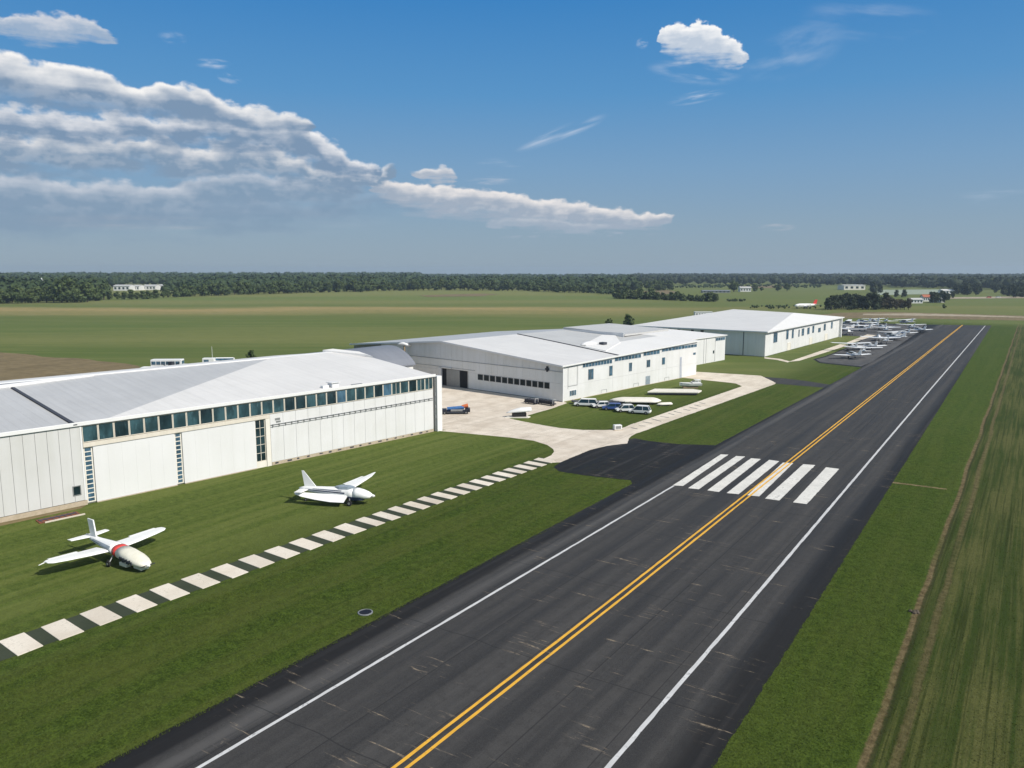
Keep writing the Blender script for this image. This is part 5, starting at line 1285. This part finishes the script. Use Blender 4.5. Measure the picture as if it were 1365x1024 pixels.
wd = bpy.data.worlds.new('World'); sc.world = wd; wd.use_nodes = True; nt = wd.node_tree; nt.nodes.clear()
out = nt.nodes.new('ShaderNodeOutputWorld'); bg = nt.nodes.new('ShaderNodeBackground'); nt.links.new(bg.outputs[0], out.inputs[0])
STR = .1; bg.inputs[1].default_value = STR
sky = nt.nodes.new('ShaderNodeTexSky'); sky.sky_type = 'NISHITA'; sky.sun_disc = False; sky.sun_elevation = SUN_EL; sky.sun_rotation = rad(90) - SUN_AZ
sky.altitude = 100; sky.air_density = 1.0; sky.dust_density = .6; sky.ozone_density = 1.6
tc = nt.nodes.new('ShaderNodeTexCoord'); sx = nt.nodes.new('ShaderNodeSeparateXYZ'); nt.links.new(tc.outputs['Generated'], sx.inputs[0])
dx, dy, dz = (S(nt, sx.outputs[i]) for i in range(3))
# compass bearing and elevation of the view direction in degrees, bearing 0 = heading of the far fields
fx = dx * cy_ + dy * sy_; fy = dx * -sy_ + dy * cy_
az = fx._m('ARCTAN2', fy) * (180 / math.pi); el = dz._m('ARCSINE') * (180 / math.pi)
def AE(px, py):
    d = ray(px, py).normalized(); x = d.x * cy_ + d.y * sy_; y = -d.x * sy_ + d.y * cy_
    return math.degrees(math.atan2(x, y)), math.degrees(math.asin(d.z))
def curve(pts, lo_, hi_, x):
    """piecewise curve over bearing: pts (az, value); value range lo_..hi_"""
    n = nt.nodes.new('ShaderNodeFloatCurve'); c = n.mapping.curves[0]
    a0, a1 = -60., 60.
    p = [((a - a0) / (a1 - a0), (v - lo_) / (hi_ - lo_)) for a, v in pts]
    while len(c.points) < len(p): c.points.new(.5, .5)
    for q_, (u, v) in zip(c.points, p): q_.location = (u, v); q_.handle_type = 'AUTO_CLAMPED'
    n.mapping.update(); nt.links.new(((x - a0) / (a1 - a0)).k, n.inputs['Value'])
    return S(nt, n.outputs[0]) * (hi_ - lo_) + lo_
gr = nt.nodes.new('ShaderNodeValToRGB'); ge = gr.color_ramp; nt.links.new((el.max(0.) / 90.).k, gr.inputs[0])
gst = [(0, (.285, .375, .46)), (3, (.250, .365, .485)), (7, (.185, .345, .545)), (12, (.092, .292, .575)), (18, (.040, .225, .545)), (30, (.13, .24, .40)), (45, (.27, .32, .38)), (90, (.27, .31, .36))]  # stops above the view brightened to fill the shaded end walls
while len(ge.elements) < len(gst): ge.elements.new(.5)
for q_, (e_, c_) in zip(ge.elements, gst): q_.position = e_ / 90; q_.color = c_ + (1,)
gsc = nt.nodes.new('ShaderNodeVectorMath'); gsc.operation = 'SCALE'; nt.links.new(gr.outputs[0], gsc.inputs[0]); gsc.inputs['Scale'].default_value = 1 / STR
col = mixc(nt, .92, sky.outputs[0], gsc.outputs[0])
def cloud(top, thick, seed, amp=.9, white=(1, 1, 1), grey=(.30, .38, .49), soft=.35, alpha=1., fs=.30, litk=.42, x_=None):
    """one bank: top edge and depth below it as (px,py)/(px,depth px) lists"""
    global col
    t = curve([AE(*q_) for q_ in top], -5, 35, az)
    th = curve([(AE(a, 200)[0], d_ / 18.2) for a, d_ in thick], -1, 9, az)
    v = comb(nt, az * fs, el * fs * 1.5, seed * 7.3)
    n1 = noise(nt, v, 1., 6, .50); n1b = noise(nt, comb(nt, az * fs - .12, el * fs * 1.5 + .26, seed * 7.3), 1., 5, .48)
    n2 = noise(nt, comb(nt, az * fs * .30, el * fs * 2.4, seed * 3.1 + 50), 1., 5, .52)
    h = t + (n1 - .5) * amp * 3.0 - el                       # degrees below the puffy top
    a = h.step(0., soft) * (h + (n2 - .5) * 2.4).step(th * .55, th * 1.1, 1, 0) * th.step(.0, .35)
    rel = h / th.max(.3)
    lit = (rel + (n2 - .5) * .5).step(.04, litk + .10, 1, 0) * .95 + ((n1 - n1b).step(-.12, .16, -.14, .22) + (n2 - .5) * .3) * rel.step(.2, 1.2, 1., .45)
    lit = lit.max(0.).min(1.)
    k = 1 / STR
    cc = mixc(nt, lit, tuple(q_ * k for q_ in grey), tuple(q_ * k for q_ in white))
    col = mixc(nt, a * alpha, col, cc)
def wisp(px, py, L_, W_, tilt, alpha, seed, c=(.62, .70, .82)):
    global col
    a0, e0 = AE(px, py); ct, st = math.cos(rad(tilt)), math.sin(rad(tilt))
    u = ((az - a0) * ct + (el - e0) * st) / (L_ / 18.2); w_ = ((el - e0) * ct - (az - a0) * st) / (W_ / 18.2)
    n = noise(nt, comb(nt, u * .9, w_ * 1.3, seed * 5.7), 1., 6, .55, .15)
    a = (u * u + w_ * w_).step(0., 1., 1, 0) * n.step(.40, .75)
    col = mixc(nt, a * alpha, col, tuple(q_ / STR for q_ in c))
# warm veil low in the sky, then banks from the horizon upwards
W1 = (.86, .86, .88); W2 = (.80, .79, .80); G1 = (.205, .305, .445); G2 = (.225, .325, .455)
wisp(160, 296, 130, 12, 0, .5, 1, (.55, .52, .54)); wisp(330, 300, 210, 26, 0, .35, 2, (.40, .47, .56)); wisp(1035, 303, 26, 6, 0, .5, 3, (.52, .54, .60))
cloud([(-150, 245), (0, 245), (150, 250), (300, 255), (420, 256), (520, 250), (600, 262)], [(-150, 62), (0, 62), (250, 60), (420, 50), (540, 30), (590, 0)], 9, .8, (.44, .51, .61), (.215, .31, .435), 1.3, .6, .4)
cloud([(640, 300), (660, 291), (720, 288), (790, 294), (840, 300), (850, 310)], [(645, 0), (670, 18), (760, 20), (830, 12), (850, 0)], 8, .45, (.68, .69, .73), (.36, .44, .54), .45, .9, .8)
cloud([(490, 240), (520, 241), (580, 246), (650, 251), (710, 261), (790, 271), (840, 280), (890, 284), (905, 286)], [(488, 0), (510, 26), (580, 40), (700, 42), (800, 32), (875, 26), (899, 14), (904, 0)], 7, .38, (.84, .81, .80), (.36, .43, .53), .25, 1., .85)
cloud([(545, 226), (570, 223), (595, 221), (612, 232)], [(545, 0), (565, 16), (595, 22), (612, 0)], 6, .4, W2, (.42, .48, .57), .3, 1., .9)
cloud([(-150, 226), (0, 224), (110, 232), (240, 236), (340, 228), (430, 232), (500, 226), (530, 232)], [(-150, 60), (0, 60), (250, 54), (420, 44), (500, 26), (532, 0)], 5, .9, (.64, .67, .73), (.23, .33, .455), .6, .85, .5)
cloud([(-150, 172), (0, 170), (90, 178), (190, 177), (240, 190), (320, 184), (400, 206), (460, 226), (525, 226)], [(-150, 52), (0, 52), (250, 50), (400, 44), (500, 28), (530, 0)], 4, .85, (.84, .83, .83), G2, .5, .97, .60)
cloud([(-150, 138), (0, 138), (80, 146), (180, 150), (300, 156), (400, 164), (430, 184), (470, 203), (505, 222)], [(-150, 42), (0, 42), (250, 46), (400, 50), (470, 38), (500, 24), (510, 0)], 3, .85, W1, G1, .45, 1., .56)
cloud([(-150, 48), (0, 66), (60, 78), (130, 95), (200, 109), (262, 113), (300, 128), (360, 146), (420, 162)], [(-150, 64), (0, 62), (150, 54), (260, 48), (350, 40), (405, 28), (424, 0)], 2, .75, (.93, .92, .91), G1, .36, 1., .48)
cloud([(-150, 30), (0, 21), (40, 16), (100, 20), (140, 36), (166, 56)], [(-150, 20), (0, 20), (60, 32), (120, 30), (168, 0)], 1, .45, W2, (.36, .46, .60), .35, .9, .95)
cloud([(872, 55), (890, 32), (925, 28), (955, 34), (985, 56), (992, 66)], [(872, 0), (888, 38), (930, 46), (970, 36), (994, 0)], 10, .5, (.95, .95, .95), (.52, .60, .71), .22, 1., 1.2)
wisp(856, 58, 9, 7, 0, .6, 4); wisp(925, 97, 62, 16, -8, .55, 5); wisp(928, 130, 40, 8, 8, .7, 6); wisp(748, 178, 68, 10, 19, .55, 7); wisp(1050, 70, 70, 34, 10, .3, 8); wisp(1160, 30, 90, 26, -10, .28, 9)
wisp(283, 85, 24, 7, 2, .6, 10); wisp(306, 105, 16, 7, -8, .5, 11); wisp(655, 241, 38, 7, 0, .55, 12, (.60, .63, .70)); wisp(230, 50, 18, 8, 0, .3, 13); wisp(672, 217, 40, 7, 0, .25, 14); wisp(1330, 262, 60, 12, 0, .25, 15)
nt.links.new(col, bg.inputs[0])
wd.cycles.sampling_method = 'MANUAL'; wd.cycles.sample_map_resolution = 512

# air
HZ = MB(); HZ.box(-3700, 2300, -800, 3700, -1, 42)
hm = bpy.data.materials.new('haze_air'); hm.use_nodes = True; hn = hm.node_tree; hn.nodes.clear()
ho = hn.nodes.new('ShaderNodeOutputMaterial'); pv = hn.nodes.new('ShaderNodeVolumePrincipled'); hn.links.new(pv.outputs[0], ho.inputs['Volume'])
pv.inputs['Color'].default_value = (.66, .82, 1., 1); pv.inputs['Density'].default_value = .00012; pv.inputs['Anisotropy'].default_value = .2
hz = HZ.build('haze', hm); tag(hz, kind='stuff')

sc.view_settings.view_transform = 'Standard'; sc.view_settings.look = 'None'; sc.view_settings.exposure = 0; sc.view_settings.gamma = 1
sc.cycles.max_bounces = 6; sc.cycles.volume_bounces = 0; sc.cycles.use_denoising = True
